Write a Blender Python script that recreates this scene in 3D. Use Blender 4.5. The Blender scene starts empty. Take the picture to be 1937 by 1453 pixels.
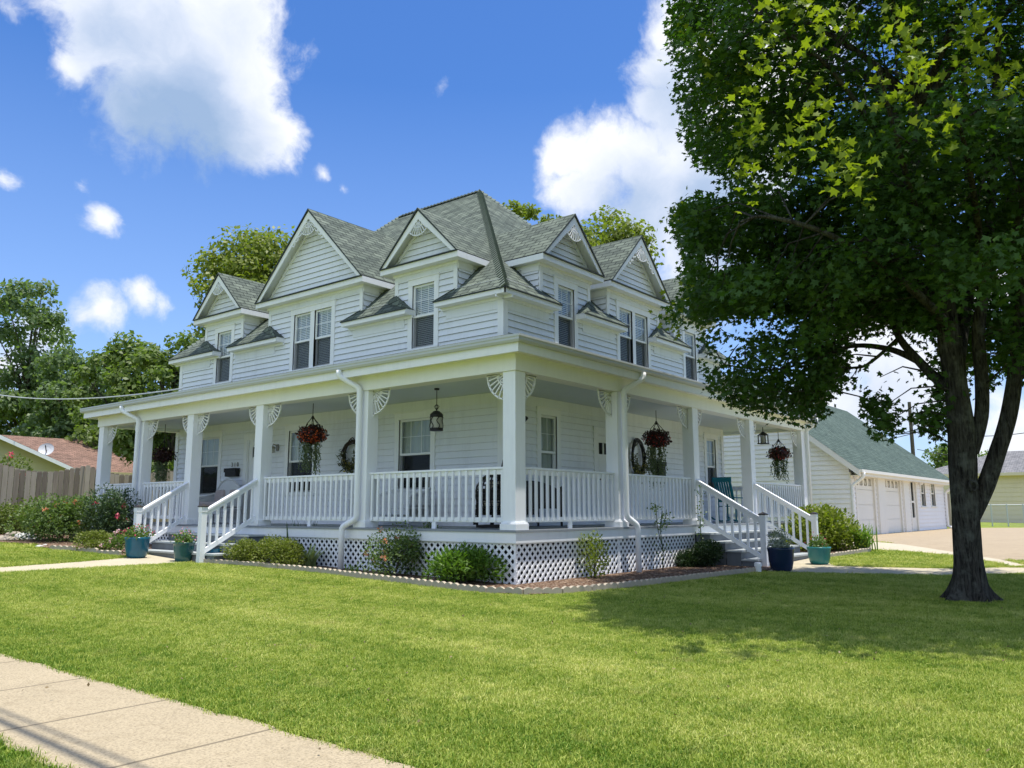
import bpy, bmesh, math, random
import numpy as np
from mathutils import Vector, Matrix
R = math.radians
random.seed(7); rng = np.random.default_rng(7)
scene = bpy.context.scene
COL = scene.collection

# ------------------------------------------------------------------ camera
CAM = np.array([-10.0208, -7.9671, 1.1637]); YAW, PIT, ROL, FPX = 0.8943, 0.1538, -0.0012, 1544.26
_fw = np.array([math.sin(YAW)*math.cos(PIT), math.cos(YAW)*math.cos(PIT), math.sin(PIT)])
_r = np.array([math.cos(YAW), -math.sin(YAW), 0.0]); _u = np.cross(_r, _fw)
_r2 = _r*math.cos(ROL)+_u*math.sin(ROL); _u2 = -_r*math.sin(ROL)+_u*math.cos(ROL)
cd = bpy.data.cameras.new("camera"); cam = bpy.data.objects.new("camera", cd); COL.objects.link(cam)
cd.sensor_width = 36; cd.sensor_fit = 'HORIZONTAL'; cd.lens = FPX/1937*36; cd.clip_start = .05; cd.clip_end = 4000
M = Matrix(((_r2[0], _u2[0], -_fw[0], CAM[0]), (_r2[1], _u2[1], -_fw[1], CAM[1]), (_r2[2], _u2[2], -_fw[2], CAM[2]), (0, 0, 0, 1)))
cam.matrix_world = M; scene.camera = cam
def raydir(px, py): return _fw+_r2*(px-968.5)/FPX-_u2*(py-726.5)/FPX
def at(px, py, depth): return CAM+raydir(px, py)*depth
def project(P):
    d = np.asarray(P, float)-CAM; w = d@_fw
    return 968.5+FPX*(d@_r2)/w, 726.5-FPX*(d@_u2)/w, w

# ------------------------------------------------------------------ light
SUN = Vector((0.035, -0.155, 1.0)).normalized()
sd = bpy.data.lights.new("sun", 'SUN'); sd.energy = 5.0; sd.angle = R(0.53); sd.color = (1, .955, .88)
so = bpy.data.objects.new("sun", sd); COL.objects.link(so); so.rotation_euler = SUN.to_track_quat('Z', 'Y').to_euler()
scene.view_settings.view_transform = 'Standard'; scene.view_settings.look = 'None'
scene.view_settings.exposure = 0.25; scene.view_settings.gamma = 1.0
scene.cycles.max_bounces = 7; scene.cycles.diffuse_bounces = 4; scene.cycles.transparent_max_bounces = 24
scene.cycles.glossy_bounces = 3; scene.cycles.transmission_bounces = 4

class NT:
    """small helper for node trees"""
    def __init__(s, tree): s.t = tree; tree.nodes.clear()
    def n(s, typ, **kw):
        nd = s.t.nodes.new(typ)
        for k, v in kw.items():
            if k.startswith('i_'):
                key = k[2:]; key = int(key) if key.isdigit() else key
                if hasattr(v, 'is_linked') or isinstance(v, bpy.types.NodeSocket): s.t.links.new(v, nd.inputs[key])
                else: nd.inputs[key].default_value = v
            else: setattr(nd, k, v)
        return nd
    def link(s, a, b): s.t.links.new(a, b)
    def math(s, op, a, b=0.0, c=None, clamp=False):
        nd = s.t.nodes.new('ShaderNodeMath'); nd.operation = op; nd.use_clamp = clamp
        for i, v in enumerate((a, b, c)):
            if v is None: continue
            if isinstance(v, bpy.types.NodeSocket): s.t.links.new(v, nd.inputs[i])
            else: nd.inputs[i].default_value = v
        return nd.outputs[0]
    def ramp(s, fac, stops, interp='LINEAR'):
        nd = s.t.nodes.new('ShaderNodeValToRGB'); nd.color_ramp.interpolation = interp
        el = nd.color_ramp.elements
        while len(el) > 1: el.remove(el[-1])
        for i, (p, c) in enumerate(stops):
            e = el[0] if i == 0 else el.new(p)
            e.position = p; e.color = (*c, 1) if len(c) == 3 else c
        s.t.links.new(fac, nd.inputs[0]); return nd.outputs[0]
    def mix(s, fac, a, b, mode='MIX'):
        nd = s.t.nodes.new('ShaderNodeMix'); nd.data_type = 'RGBA'; nd.blend_type = mode
        for v, k in ((fac, 0), (a, 6), (b, 7)):
            if isinstance(v, bpy.types.NodeSocket): s.t.links.new(v, nd.inputs[k])
            else: nd.inputs[k].default_value = v if k == 0 else ((*v, 1) if len(v) == 3 else v)
        return nd.outputs[2]
    def noise(s, vec, scale, detail=3, rough=.5, dist=0.0):
        nd = s.t.nodes.new('ShaderNodeTexNoise'); nd.inputs['Scale'].default_value = scale
        nd.inputs['Detail'].default_value = detail; nd.inputs['Roughness'].default_value = rough; nd.inputs['Distortion'].default_value = dist
        if vec is not None: s.t.links.new(vec, nd.inputs['Vector'])
        return nd.outputs['Fac']

world = bpy.data.worlds.new("World"); scene.world = world; world.use_nodes = True
w = NT(world.node_tree)
SKYK = 0.105
sky = w.n('ShaderNodeTexSky', sky_type='NISHITA', sun_disc=False, sun_elevation=math.asin(SUN.z), sun_rotation=math.atan2(SUN.x, SUN.y), air_density=1.0, dust_density=.6, ozone_density=2.6, altitude=80)
tc = w.n('ShaderNodeTexCoord'); D = tc.outputs['Generated']
# clouds: soft blobs on the dome broken up by noise   (px, py, radius px, weight)
BLOBS = [(190, 10, 100, .9), (300, 60, 150, 1), (420, 70, 120, 1), (470, 150, 110, 1), (330, 150, 165, 1), (400, 215, 130, 1), (290, 220, 100, .9), (500, 240, 90, 1), (450, 270, 85, .85), (165, 130, 62, .75), (360, -60, 190, 1), (220, 80, 100, 1), (535, 245, 55, .8),
         (55, 30, 45, .3), (570, 130, 60, .3),
         (1290, 60, 90, 1), (1250, 130, 80, 1), (1300, 220, 130, 1), (1235, 200, 70, 1), (1070, 285, 60, 1), (1130, 300, 90, 1), (1190, 300, 100, 1), (1120, 350, 95, .95), (1250, 360, 140, 1), (1350, 350, 180, 1), (1400, 200, 180, 1), (1200, 410, 110, .85), (1330, 480, 150, .75), (1500, 100, 180, .9),
         (192, 412, 46, .62), (165, 345, 34, .38), (822, 184, 34, .34), (598, 325, 24, .5), (172, 600, 54, .72), (250, 563, 44, .56), (296, 582, 30, .5), (92, 640, 62, .62), (60, 600, 40, .5), (0, 342, 30, .55), (30, 700, 90, .6), (640, 352, 20, .35),
         (1650, 640, 130, .8), (1740, 700, 150, .8), (1900, 830, 130, .75), (1600, 760, 120, .6), (1850, 560, 100, .55)]
warpn = w.n('ShaderNodeTexNoise'); warpn.inputs['Scale'].default_value = 9; warpn.inputs['Detail'].default_value = 5; w.link(D, warpn.inputs['Vector'])
wsub = w.n('ShaderNodeVectorMath', operation='SUBTRACT'); w.link(warpn.outputs['Color'], wsub.inputs[0]); wsub.inputs[1].default_value = (.5, .5, .5)
wsc = w.n('ShaderNodeVectorMath', operation='SCALE'); w.link(wsub.outputs[0], wsc.inputs[0]); wsc.inputs['Scale'].default_value = .075
wadd = w.n('ShaderNodeVectorMath', operation='ADD'); w.link(D, wadd.inputs[0]); w.link(wsc.outputs[0], wadd.inputs[1])
DW = wadd.outputs[0]
def field(Dv, shift=0.0):
    acc = None
    for (px, py, rad, wt) in BLOBS:
        v = raydir(px, py-shift*rad); L = np.linalg.norm(v); c = v/L; r = rad/FPX/L*1.12
        dn = w.n('ShaderNodeVectorMath', operation='DISTANCE'); w.link(Dv, dn.inputs[0]); dn.inputs[1].default_value = tuple(c)
        f = w.math('MULTIPLY_ADD', dn.outputs['Value'], -wt/r, wt)
        acc = f if acc is None else w.math('SMOOTH_MAX', acc, f, .12)
    return acc
F1 = field(DW)
n1 = w.noise(DW, 11, 10, .66, .15); n3 = w.noise(D, 40, 6, .6)
dens = w.math('ADD', F1, w.math('MULTIPLY_ADD', w.math('SUBTRACT', n1, .5), 1.25, w.math('MULTIPLY', w.math('SUBTRACT', n3, .5), .30)))
alpha = w.n('ShaderNodeMapRange', interpolation_type='SMOOTHSTEP'); w.link(dens, alpha.inputs['Value']); alpha.inputs['From Min'].default_value = .10; alpha.inputs['From Max'].default_value = .58
# grey undersides: a few broad soft areas, broken up by noise; thin parts stay bright
def broad(blobs):
    acc = None
    for (px, py, rad, wt) in blobs:
        v = raydir(px, py); L = np.linalg.norm(v); c = v/L; r = rad/FPX/L
        dn = w.n('ShaderNodeVectorMath', operation='DISTANCE'); w.link(DW, dn.inputs[0]); dn.inputs[1].default_value = tuple(c)
        mr = w.n('ShaderNodeMapRange', interpolation_type='SMOOTHSTEP'); w.link(dn.outputs['Value'], mr.inputs['Value']); mr.inputs['From Min'].default_value = r; mr.inputs['From Max'].default_value = 0; mr.inputs['To Min'].default_value = 0; mr.inputs['To Max'].default_value = wt
        f = mr.outputs[0]
        acc = f if acc is None else w.math('MAXIMUM', acc, f)
    return acc
BS = broad([(335, 240, 235, 1.3), (260, 90, 180, .7), (430, 60, 120, .25), (1250, 180, 150, .42), (1200, 420, 200, .62), (1350, 430, 220, .7), (1130, 370, 110, .3), (100, 680, 120, .3), (1700, 720, 200, .3)])
nb = w.noise(DW, 6.5, 7, .6, .3)
shade = w.math('MULTIPLY', BS, w.math('MULTIPLY_ADD', nb, 1.5, .25), clamp=True)
shade = w.math('ADD', shade, w.math('MULTIPLY', w.math('SUBTRACT', w.noise(DW, 15, 8, .62, .2), .5), .55), clamp=True)
ccol = w.ramp(shade, [(0.0, (8.4, 8.6, 9.0)), (0.3, (6.4, 7.0, 8.2)), (0.62, (4.2, 5.2, 7.0)), (1.0, (2.9, 4.1, 6.1))])
# bright patches added to the unseen sky as fill light for the house fronts
AZ = [(-2.3, .55, .55), (-1.2, .5, .4), (2.9, .6, .5), (-2.9, .35, .45), (3.6, .9, .4), (-.6, .95, .35), (2.0, .4, .35)]
bk = None
for (az, el, r_) in AZ:
    c = (math.sin(YAW+az)*math.cos(el), math.cos(YAW+az)*math.cos(el), math.sin(el)); dn = w.n('ShaderNodeVectorMath', operation='DISTANCE'); w.link(DW, dn.inputs[0]); dn.inputs[1].default_value = c
    f = w.math('MULTIPLY_ADD', dn.outputs['Value'], -1/r_, 1.0); bk = f if bk is None else w.math('MAXIMUM', bk, f)
bka = w.n('ShaderNodeMapRange', interpolation_type='SMOOTHSTEP'); w.link(w.math('ADD', bk, w.math('MULTIPLY', w.math('SUBTRACT', n1, .5), 1.2)), bka.inputs['Value']); bka.inputs['From Min'].default_value = .1; bka.inputs['From Max'].default_value = .5
# thin haze near the horizon
sep = w.n('ShaderNodeSeparateXYZ'); w.link(D, sep.inputs[0])
hz = w.n('ShaderNodeMapRange'); w.link(sep.outputs['Z'], hz.inputs['Value']); hz.inputs['From Min'].default_value = 0; hz.inputs['From Max'].default_value = .48; hz.inputs['To Min'].default_value = .5; hz.inputs['To Max'].default_value = 0
hs = w.n('ShaderNodeHueSaturation'); w.link(sky.outputs[0], hs.inputs['Color']); hs.inputs['Saturation'].default_value = 1.25; hs.inputs['Value'].default_value = 1.30
skt = w.mix(1.0, hs.outputs[0], (.93, .98, 1.2), 'MULTIPLY')
skyc = w.mix(hz.outputs[0], skt, (4.4, 6.0, 9.2))
final = w.mix(alpha.outputs[0], w.mix(bka.outputs[0], skyc, (6.4, 7.6, 9.8)), ccol)
bg = w.n('ShaderNodeBackground'); w.link(final, bg.inputs[0]); bg.inputs[1].default_value = SKYK
wo = w.n('ShaderNodeOutputWorld'); w.link(bg.outputs[0], wo.inputs[0])
world.cycles.sampling_method = 'MANUAL'; world.cycles.sample_map_resolution = 512

# ------------------------------------------------------------------ materials
def new_mat(name):
    m = bpy.data.materials.new(name); m.use_nodes = True; return m, NT(m.node_tree)
def finish(t, col, rough=.6, bump=None, bstr=.3, bdist=.01, spec=.3, metal=0.0):
    b = t.n('ShaderNodeBsdfPrincipled')
    for v, k in ((col, 'Base Color'), (rough, 'Roughness')):
        if isinstance(v, bpy.types.NodeSocket): t.link(v, b.inputs[k])
        else: b.inputs[k].default_value = (*v, 1) if k == 'Base Color' else v
    b.inputs['Specular IOR Level'].default_value = spec; b.inputs['Metallic'].default_value = metal
    if bump is not None:
        bn = t.n('ShaderNodeBump'); bn.inputs['Strength'].default_value = bstr; bn.inputs['Distance'].default_value = bdist
        t.link(bump, bn.inputs['Height']); t.link(bn.outputs[0], b.inputs['Normal'])
    o = t.n('ShaderNodeOutputMaterial'); t.link(b.outputs[0], o.inputs[0]); return b
def mul(c, k): return tuple(x*k for x in c)
def plain(name, c, rough=.6, var=.12, scale=3.0, bump=.15, bscale=40, metal=0.0, spec=.3):
    m, t = new_mat(name); g = t.n('ShaderNodeNewGeometry').outputs['Position']
    n = t.noise(g, scale, 5, .6)
    col = t.mix(n, mul(c, 1-var), mul(c, 1+var))
    finish(t, col, rough, t.noise(g, bscale, 4), bump, .004, spec, metal); return m
WHITE = (.85, .855, .86)
def painted(name, c, streak=.07):
    m, t = new_mat(name); g = t.n('ShaderNodeNewGeometry').outputs['Position']
    mp = t.n('ShaderNodeMapping'); t.link(g, mp.inputs['Vector']); mp.inputs['Scale'].default_value = (9, 9, 1.2)
    a = t.noise(mp.outputs[0], 1.0, 5, .65); b = t.noise(g, .9, 4, .6)
    f = t.math('MULTIPLY', t.math('ADD', a, b), .5)
    col = t.ramp(f, [(.3, mul(c, 1-streak*1.8)), (.5, c), (.75, mul(c, 1.03))])
    finish(t, col, .55, t.noise(g, 60, 3), .12, .002); return m
m_siding = painted('siding_paint', (.80, .82, .865))
m_lapshade = plain('lap_shade', (.28, .29, .33), .9, .1)  # dark tone for lap undersides, painted in as the siding's shadow lines
m_lapshade2 = plain('pale_lap_shade', (.50, .50, .48), .9, .1)  # same painted shadow line, paler for the porch wall
m_trim = painted('trim_paint', WHITE, .05)
m_rail = painted('rail_paint', (.86, .87, .89), .05)
m_soffit = painted('soffit_paint', (.85, .85, .80), .03)
m_ceil = painted('porch_ceiling_paint', (.64, .69, .70), .03)
m_gutter = plain('gutter_metal', (.52, .54, .55), .4, .06, 2, .05)
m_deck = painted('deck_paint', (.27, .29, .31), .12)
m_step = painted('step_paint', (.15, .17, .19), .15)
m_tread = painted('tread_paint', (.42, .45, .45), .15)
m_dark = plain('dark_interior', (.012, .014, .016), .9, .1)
m_black = plain('black_metal', (.02, .018, .017), .5, .2)
m_cap = plain('dark_cap', (.035, .03, .03), .45, .2)
def roofmat(name, c1, c2, c3, bw=.32, bh=.145):
    m, t = new_mat(name); uv = t.n('ShaderNodeUVMap').outputs[0]
    br = t.n('ShaderNodeTexBrick', offset=.5, squash=1.0)
    t.link(uv, br.inputs['Vector']); br.inputs['Scale'].default_value = 1
    br.inputs['Brick Width'].default_value = bw; br.inputs['Row Height'].default_value = bh
    br.inputs['Mortar Size'].default_value = .013; br.inputs['Mortar Smooth'].default_value = .3; br.inputs['Bias'].default_value = -.05
    br.inputs['Color1'].default_value = (*c1, 1); br.inputs['Color2'].default_value = (*c2, 1); br.inputs['Mortar'].default_value = (*c3, 1)  # mortar colour: shingle joints, plus a shadow line painted under each row
    br2 = t.n('ShaderNodeTexBrick', offset=.37); t.link(uv, br2.inputs['Vector']); br2.inputs['Scale'].default_value = 1
    br2.inputs['Brick Width'].default_value = bw*.55; br2.inputs['Row Height'].default_value = bh
    br2.inputs['Mortar Size'].default_value = 0; br2.inputs['Color1'].default_value = (1.10, 1.10, 1.08, 1); br2.inputs['Color2'].default_value = (.74, .76, .76, 1)
    col = t.mix(1.0, br.outputs['Color'], br2.outputs['Color'], 'MULTIPLY')
    g = t.n('ShaderNodeNewGeometry').outputs['Position']
    col = t.mix(1.0, col, t.ramp(t.noise(g, 1.1, 4), [(.3, (.86, .87, .86)), (.7, (1.12, 1.1, 1.08))]), 'MULTIPLY')
    col = t.mix(1.0, col, t.ramp(t.noise(g, 160, 2), [(.35, (.8, .8, .8)), (.65, (1.2, 1.2, 1.2))]), 'MULTIPLY')
    sx = t.n('ShaderNodeSeparateXYZ'); t.link(uv, sx.inputs[0])
    saw = t.math('FRACT', t.math('DIVIDE', sx.outputs['Y'], bh))
    h = t.math('ADD', t.math('SUBTRACT', 1.0, saw), t.math('MULTIPLY', br.outputs['Fac'], -.8))
    finish(t, col, .9, h, 1.0, .012, .15); return m
m_roof = roofmat('green_grey_shingles', (.152, .18, .146), (.088, .106, .09), (.034, .042, .038))
m_hip = plain('hip_cap_shingle', (.15, .178, .15), .9, .35, 9, .6, 90)
m_roofdk = plain('roof_edge', (.045, .055, .055), .8, .3, 20)
m_garroof = roofmat('garage_shingles', (.105, .145, .122), (.085, .118, .10), (.05, .072, .062), .3, .13)
m_brownroof = roofmat('brown_shingles', (.29, .18, .14), (.21, .13, .10), (.12, .08, .065), .3, .14)
m_greyroof = roofmat('grey_shingles', (.26, .255, .26), (.2, .195, .2), (.1, .1, .1), .3, .14)
def glassmat():
    m, t = new_mat('window_glass')
    lw = t.n('ShaderNodeLayerWeight'); lw.inputs[0].default_value = .5
    gl = t.n('ShaderNodeBsdfGlossy'); gl.inputs['Roughness'].default_value = .015; gl.inputs['Color'].default_value = (.9, .95, 1, 1)
    tr = t.n('ShaderNodeBsdfTransparent'); tr.inputs[0].default_value = (.86, .90, .90, 1)
    f = t.math('MULTIPLY_ADD', t.math('POWER', lw.outputs['Facing'], 3.0), .45, .035)
    mx = t.n('ShaderNodeMixShader'); t.link(f, mx.inputs[0]); t.link(tr.outputs[0], mx.inputs[1]); t.link(gl.outputs[0], mx.inputs[2])
    o = t.n('ShaderNodeOutputMaterial'); t.link(mx.outputs[0], o.inputs[0]); return m
m_glass = glassmat()
def screenmat():
    m, t = new_mat('insect_screen')
    d = t.n('ShaderNodeBsdfDiffuse'); d.inputs[0].default_value = (.03, .033, .036, 1); tr = t.n('ShaderNodeBsdfTransparent')
    mx = t.n('ShaderNodeMixShader'); mx.inputs[0].default_value = .50; t.link(tr.outputs[0], mx.inputs[1]); t.link(d.outputs[0], mx.inputs[2])
    o = t.n('ShaderNodeOutputMaterial'); t.link(mx.outputs[0], o.inputs[0]); return m
m_screen = screenmat()
m_blind = plain('blind_white', (.86, .86, .84), .6, .04)
m_curtain = plain('curtain', (.50, .52, .49), .8, .12, 4)
def leafmat(name, c, c2, trans=.35, rough=.5, spec=.35, tk=(1.25, 1.5, .5)):
    m, t = new_mat(name); gi = t.n('ShaderNodeNewGeometry')
    rnd = gi.outputs['Random Per Island']; n = t.noise(gi.outputs['Position'], 1.3, 3)
    f = t.math('ADD', t.math('MULTIPLY', rnd, .55), t.math('MULTIPLY', n, .5), clamp=True)
    col = t.mix(f, c, c2)
    p = t.n('ShaderNodeBsdfPrincipled'); t.link(col, p.inputs['Base Color']); p.inputs['Roughness'].default_value = rough; p.inputs['Specular IOR Level'].default_value = spec
    tl = t.n('ShaderNodeBsdfTranslucent'); t.link(t.mix(1.0, col, tk, 'MULTIPLY'), tl.inputs[0])
    mx = t.n('ShaderNodeMixShader'); mx.inputs[0].default_value = trans; t.link(p.outputs[0], mx.inputs[1]); t.link(tl.outputs[0], mx.inputs[2])
    o = t.n('ShaderNodeOutputMaterial'); t.link(mx.outputs[0], o.inputs[0]); return m
m_bark = None
def barkmat(name, c1, c2):
    m, t = new_mat(name); g = t.n('ShaderNodeNewGeometry').outputs['Position']
    mp = t.n('ShaderNodeMapping'); t.link(g, mp.inputs['Vector']); mp.inputs['Scale'].default_value = (1, 1, .11)
    a = t.noise(mp.outputs[0], 30, 8, .72, .8); b = t.noise(g, 4.5, 5, .65)
    col = t.mix(t.math('MULTIPLY_ADD', a, 2.6, -.95, clamp=True), c1, c2)
    col = t.mix(t.ramp(b, [(.5, (0, 0, 0)), (.68, (.75, .75, .75))]), col, (.16, .165, .14))
    finish(t, col, .9, a, 1.0, .05, .1); return m
m_bark = barkmat('maple_bark', (.012, .010, .009), (.15, .14, .12))
m_bark2 = barkmat('far_bark', (.06, .05, .04), (.16, .14, .11))

# ------------------------------------------------------------------ mesh helpers
class MB:
    def __init__(s): s.v = []; s.f = []; s.m = []; s.uv = []
    def poly(s, pts, mi=0, uv=None):
        b = len(s.v); s.v += [tuple(map(float, p)) for p in pts]; s.f.append(tuple(range(b, b+len(pts)))); s.m.append(mi)
        s.uv.append(uv if uv else [(0, 0)]*len(pts))
    def mesh(s, vs, fs, mi=0):
        b = len(s.v); s.v += [tuple(map(float, p)) for p in vs]
        for f in fs: s.f.append(tuple(b+i for i in f)); s.m.append(mi); s.uv.append([(0, 0)]*len(f))
    def hexa(s, c, mi=0):  # 8 corners: bottom 4 ccw, top 4
        s.mesh(c, [(3, 2, 1, 0), (4, 5, 6, 7), (0, 1, 5, 4), (1, 2, 6, 5), (2, 3, 7, 6), (3, 0, 4, 7)], mi)
    def box(s, x0, x1, y0, y1, z0, z1, mi=0):
        if x0 > x1: x0, x1 = x1, x0
        if y0 > y1: y0, y1 = y1, y0
        if z0 > z1: z0, z1 = z1, z0
        s.hexa([(x0, y0, z0), (x1, y0, z0), (x1, y1, z0), (x0, y1, z0), (x0, y0, z1), (x1, y0, z1), (x1, y1, z1), (x0, y1, z1)], mi)
    def fbox(s, F, u0, u1, w0, w1, z0, z1, mi=0):
        s.hexa([F(u0, w0, z0), F(u1, w0, z0), F(u1, w1, z0), F(u0, w1, z0), F(u0, w0, z1), F(u1, w0, z1), F(u1, w1, z1), F(u0, w1, z1)], mi)
    def bar(s, p0, p1, a, b, up=(0, 0, 1), mi=0):  # a = width sideways, b = height along up
        p0 = Vector(p0); p1 = Vector(p1); d = (p1-p0).normalized(); upv = Vector(up)
        sd_ = d.cross(upv)
        if sd_.length < 1e-5: sd_ = d.cross(Vector((1, 0, 0)))
        sd_.normalize(); uu = sd_.cross(d).normalized(); A = sd_*a/2; B = uu*b/2
        s.hexa([p0-A-B, p0+A-B, p1+A-B, p1-A-B, p0-A+B, p0+A+B, p1+A+B, p1-A+B], mi)
    def tube(s, pts, rad, n=8, mi=0, cap=True):
        pts = [Vector(p) for p in pts]
        if not hasattr(rad, '__len__'): rad = [rad]*len(pts)
        ref = None; b = len(s.v)
        for i, p in enumerate(pts):
            d = (pts[min(i+1, len(pts)-1)]-pts[max(i-1, 0)]).normalized()
            if ref is None: ref = d.orthogonal().normalized()
            ref = (ref-d*ref.dot(d)).normalized(); q = d.cross(ref)
            for k in range(n):
                a = 2*math.pi*k/n; s.v.append(tuple(p+(ref*math.cos(a)+q*math.sin(a))*rad[i]))
        for i in range(len(pts)-1):
            for k in range(n):
                k2 = (k+1) % n; s.f.append((b+i*n+k, b+i*n+k2, b+(i+1)*n+k2, b+(i+1)*n+k)); s.m.append(mi); s.uv.append([(0, 0)]*4)
        if cap:
            s.f.append(tuple(b+k for k in reversed(range(n)))); s.m.append(mi); s.uv.append([(0, 0)]*n)
            e = b+(len(pts)-1)*n; s.f.append(tuple(e+k for k in range(n))); s.m.append(mi); s.uv.append([(0, 0)]*n)
    def lathe(s, prof, c=(0, 0, 0), n=20, mi=0):
        b = len(s.v)
        for (r, z) in prof:
            for k in range(n):
                a = 2*math.pi*k/n; s.v.append((c[0]+r*math.cos(a), c[1]+r*math.sin(a), c[2]+z))
        for i in range(len(prof)-1):
            for k in range(n):
                k2 = (k+1) % n; s.f.append((b+i*n+k, b+i*n+k2, b+(i+1)*n+k2, b+(i+1)*n+k)); s.m.append(mi); s.uv.append([(0, 0)]*4)
    def roofpoly(s, pts, udir, mi=0):
        P = [Vector(p) for p in pts]; n = (P[1]-P[0]).cross(P[2]-P[0])
        if n.length < 1e-9: return
        n.normalize()
        if n.z < 0: n = -n; pts = list(reversed(pts)); P.reverse()
        U = Vector(udir).normalized(); V = n.cross(U).normalized()
        if V.z < 0: V = -V
        s.poly(pts, mi, [(p.dot(U)+50, p.dot(V)+50) for p in P])
    def build(s, name, mats, parent=None, smooth=False, bevel=0.0):
        me = bpy.data.meshes.new(name); me.from_pydata(s.v, [], s.f)
        if not isinstance(mats, (list, tuple)): mats = [mats]
        for m in mats: me.materials.append(m)
        if len(mats) > 1: me.polygons.foreach_set('material_index', s.m)
        uvl = me.uv_layers.new(name='UVMap'); flat = [c for f in s.uv for p in f for c in p]; uvl.data.foreach_set('uv', flat)
        if smooth: me.polygons.foreach_set('use_smooth', [True]*len(me.polygons))
        me.update(); o = bpy.data.objects.new(name, me); COL.objects.link(o)
        if parent is not None: o.parent = parent
        if bevel > 0:
            md = o.modifiers.new('bevel', 'BEVEL'); md.width = bevel; md.segments = 2; md.limit_method = 'ANGLE'
        return o
def tag(o, label=None, cat=None, group=None, kind=None):
    if label: o['label'] = label
    if cat: o['category'] = cat
    if group: o['group'] = group
    if kind: o['kind'] = kind
    return o
def thing(name, label, cat, loc=(0, 0, 0), group=None):
    o = bpy.data.objects.new(name, None); COL.objects.link(o); o.location = loc; return tag(o, label, cat, group)
def copy_tree(o, parent=None):
    c = o.copy(); COL.objects.link(c)
    if parent is not None: c.parent = parent
    for ch in list(o.children): copy_tree(ch, c)
    return c
def fast_mesh(name, V, Q, mat, parent=None):
    me = bpy.data.meshes.new(name); nv = len(V); nf, k = Q.shape
    me.vertices.add(nv); me.vertices.foreach_set('co', np.ascontiguousarray(V, dtype=np.float32).ravel())
    me.loops.add(nf*k); me.loops.foreach_set('vertex_index', np.ascontiguousarray(Q, dtype=np.int32).ravel())
    me.polygons.add(nf); me.polygons.foreach_set('loop_start', np.arange(0, nf*k, k, dtype=np.int32)); me.polygons.foreach_set('loop_total', np.full(nf, k, dtype=np.int32))
    me.update(calc_edges=True); me.materials.append(mat)
    o = bpy.data.objects.new(name, me); COL.objects.link(o)
    if parent is not None: o.parent = parent
    return o
def unit(a): return a/np.maximum(np.linalg.norm(a, axis=-1, keepdims=True), 1e-9)
RH = (np.array([(0, 0, 0), (.32, .45, .06), (0, 1, 0), (-.32, .45, .06)]), np.array([(0, 1, 2, 3)]))
LONG = (np.array([(0, 0, 0), (.13, .4, .05), (0, 1, -.12), (-.13, .4, .05)]), np.array([(0, 1, 2, 3)]))
def _maple():
    pts = [(0, 0, 0)]; an = [-55, -12, 12, 42, 64, 90, 116, 138, 168, 192, 235]; rr = [.20, .66, .46, .88, .52, 1.0, .52, .88, .46, .66, .20]
    for a, r_ in zip(an, rr): pts.append((r_*math.cos(R(a)), r_*math.sin(R(a))+.1, -.12*r_*r_))
    fs = [(0, 1+2*i, 2+2*i, 3+2*i) for i in range(5)]
    return np.array(pts), np.array(fs)
MAPLE = _maple()
def leaves(name, C, N, S, tmpl, mat, parent=None, T=None):
    """one leaf per centre C with normal N and size S"""
    n = len(C); N = unit(N)
    if T is None: T = rng.normal(size=(n, 3))
    T = unit(T-N*np.sum(T*N, 1, keepdims=True)); B = np.cross(N, T)
    tv, tf = tmpl; k = len(tv)
    V = C[:, None, :]+S[:, None, None]*(tv[None, :, 0:1]*B[:, None, :]+tv[None, :, 1:2]*T[:, None, :]+tv[None, :, 2:3]*N[:, None, :])
    Q = tf[None, :, :]+(np.arange(n)*k)[:, None, None]
    return fast_mesh(name, V.reshape(-1, 3), Q.reshape(-1, tf.shape[1]), mat, parent)
def sm(t): t = np.clip(t, 0, 1); return t*t*(3-2*t)

# ------------------------------------------------------------------ ground
def G(x, y):
    return 0.02*np.clip(y, 0, 7)+0.05*np.clip(y-7, 0, 8)*(1-sm((x-1)/14.))+0.30*sm((x-5)/14.)
def gpt(px, py):
    z = 0.0; d = raydir(px, py)
    for _ in range(60):
        t = (z-CAM[2])/d[2]; x, y = CAM[0]+d[0]*t, CAM[1]+d[1]*t; z = .6*z+.4*float(G(x, y))
    return x, y
def gridmat_lawn():
    m, t = new_mat('lawn_soil'); g = t.n('ShaderNodeNewGeometry').outputs['Position']
    a = t.noise(g, .5, 5, .6); b = t.noise(g, 26, 5, .7); c = t.noise(g, 140, 3, .7)
    col = t.mix(a, (.17, .25, .03), (.27, .33, .055))
    col = t.mix(t.ramp(b, [(.35, (0, 0, 0)), (.7, (.6, .6, .6))]), col, (.36, .38, .09))
    col = t.mix(1.0, col, t.ramp(c, [(.3, (.5, .5, .45)), (.7, (1.35, 1.35, 1.35))]), 'MULTIPLY')
    finish(t, col, .9, t.math('ADD', b, c), .8, .03, .1); return m
m_lawn = gridmat_lawn()
gx = sorted(set([-600, -200, -80, -40, -25, -18]+list(np.arange(-14, 36.01, .5))+[40, 50, 70, 100, 200, 600])); gy = gx
mb = MB(); mb.v = [(x, y, float(G(x, y))-.0) for x in gx for y in gy]; ny = len(gy)
for i in range(len(gx)-1):
    for j in range(ny-1):
        a = i*ny+j; mb.f.append((a, a+ny, a+ny+1, a+1)); mb.m.append(0); mb.uv.append([(0, 0)]*4)
tag(mb.build('lawn_ground', m_lawn, smooth=True), 'wide mown green lawn around the white house', kind='structure')
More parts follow.
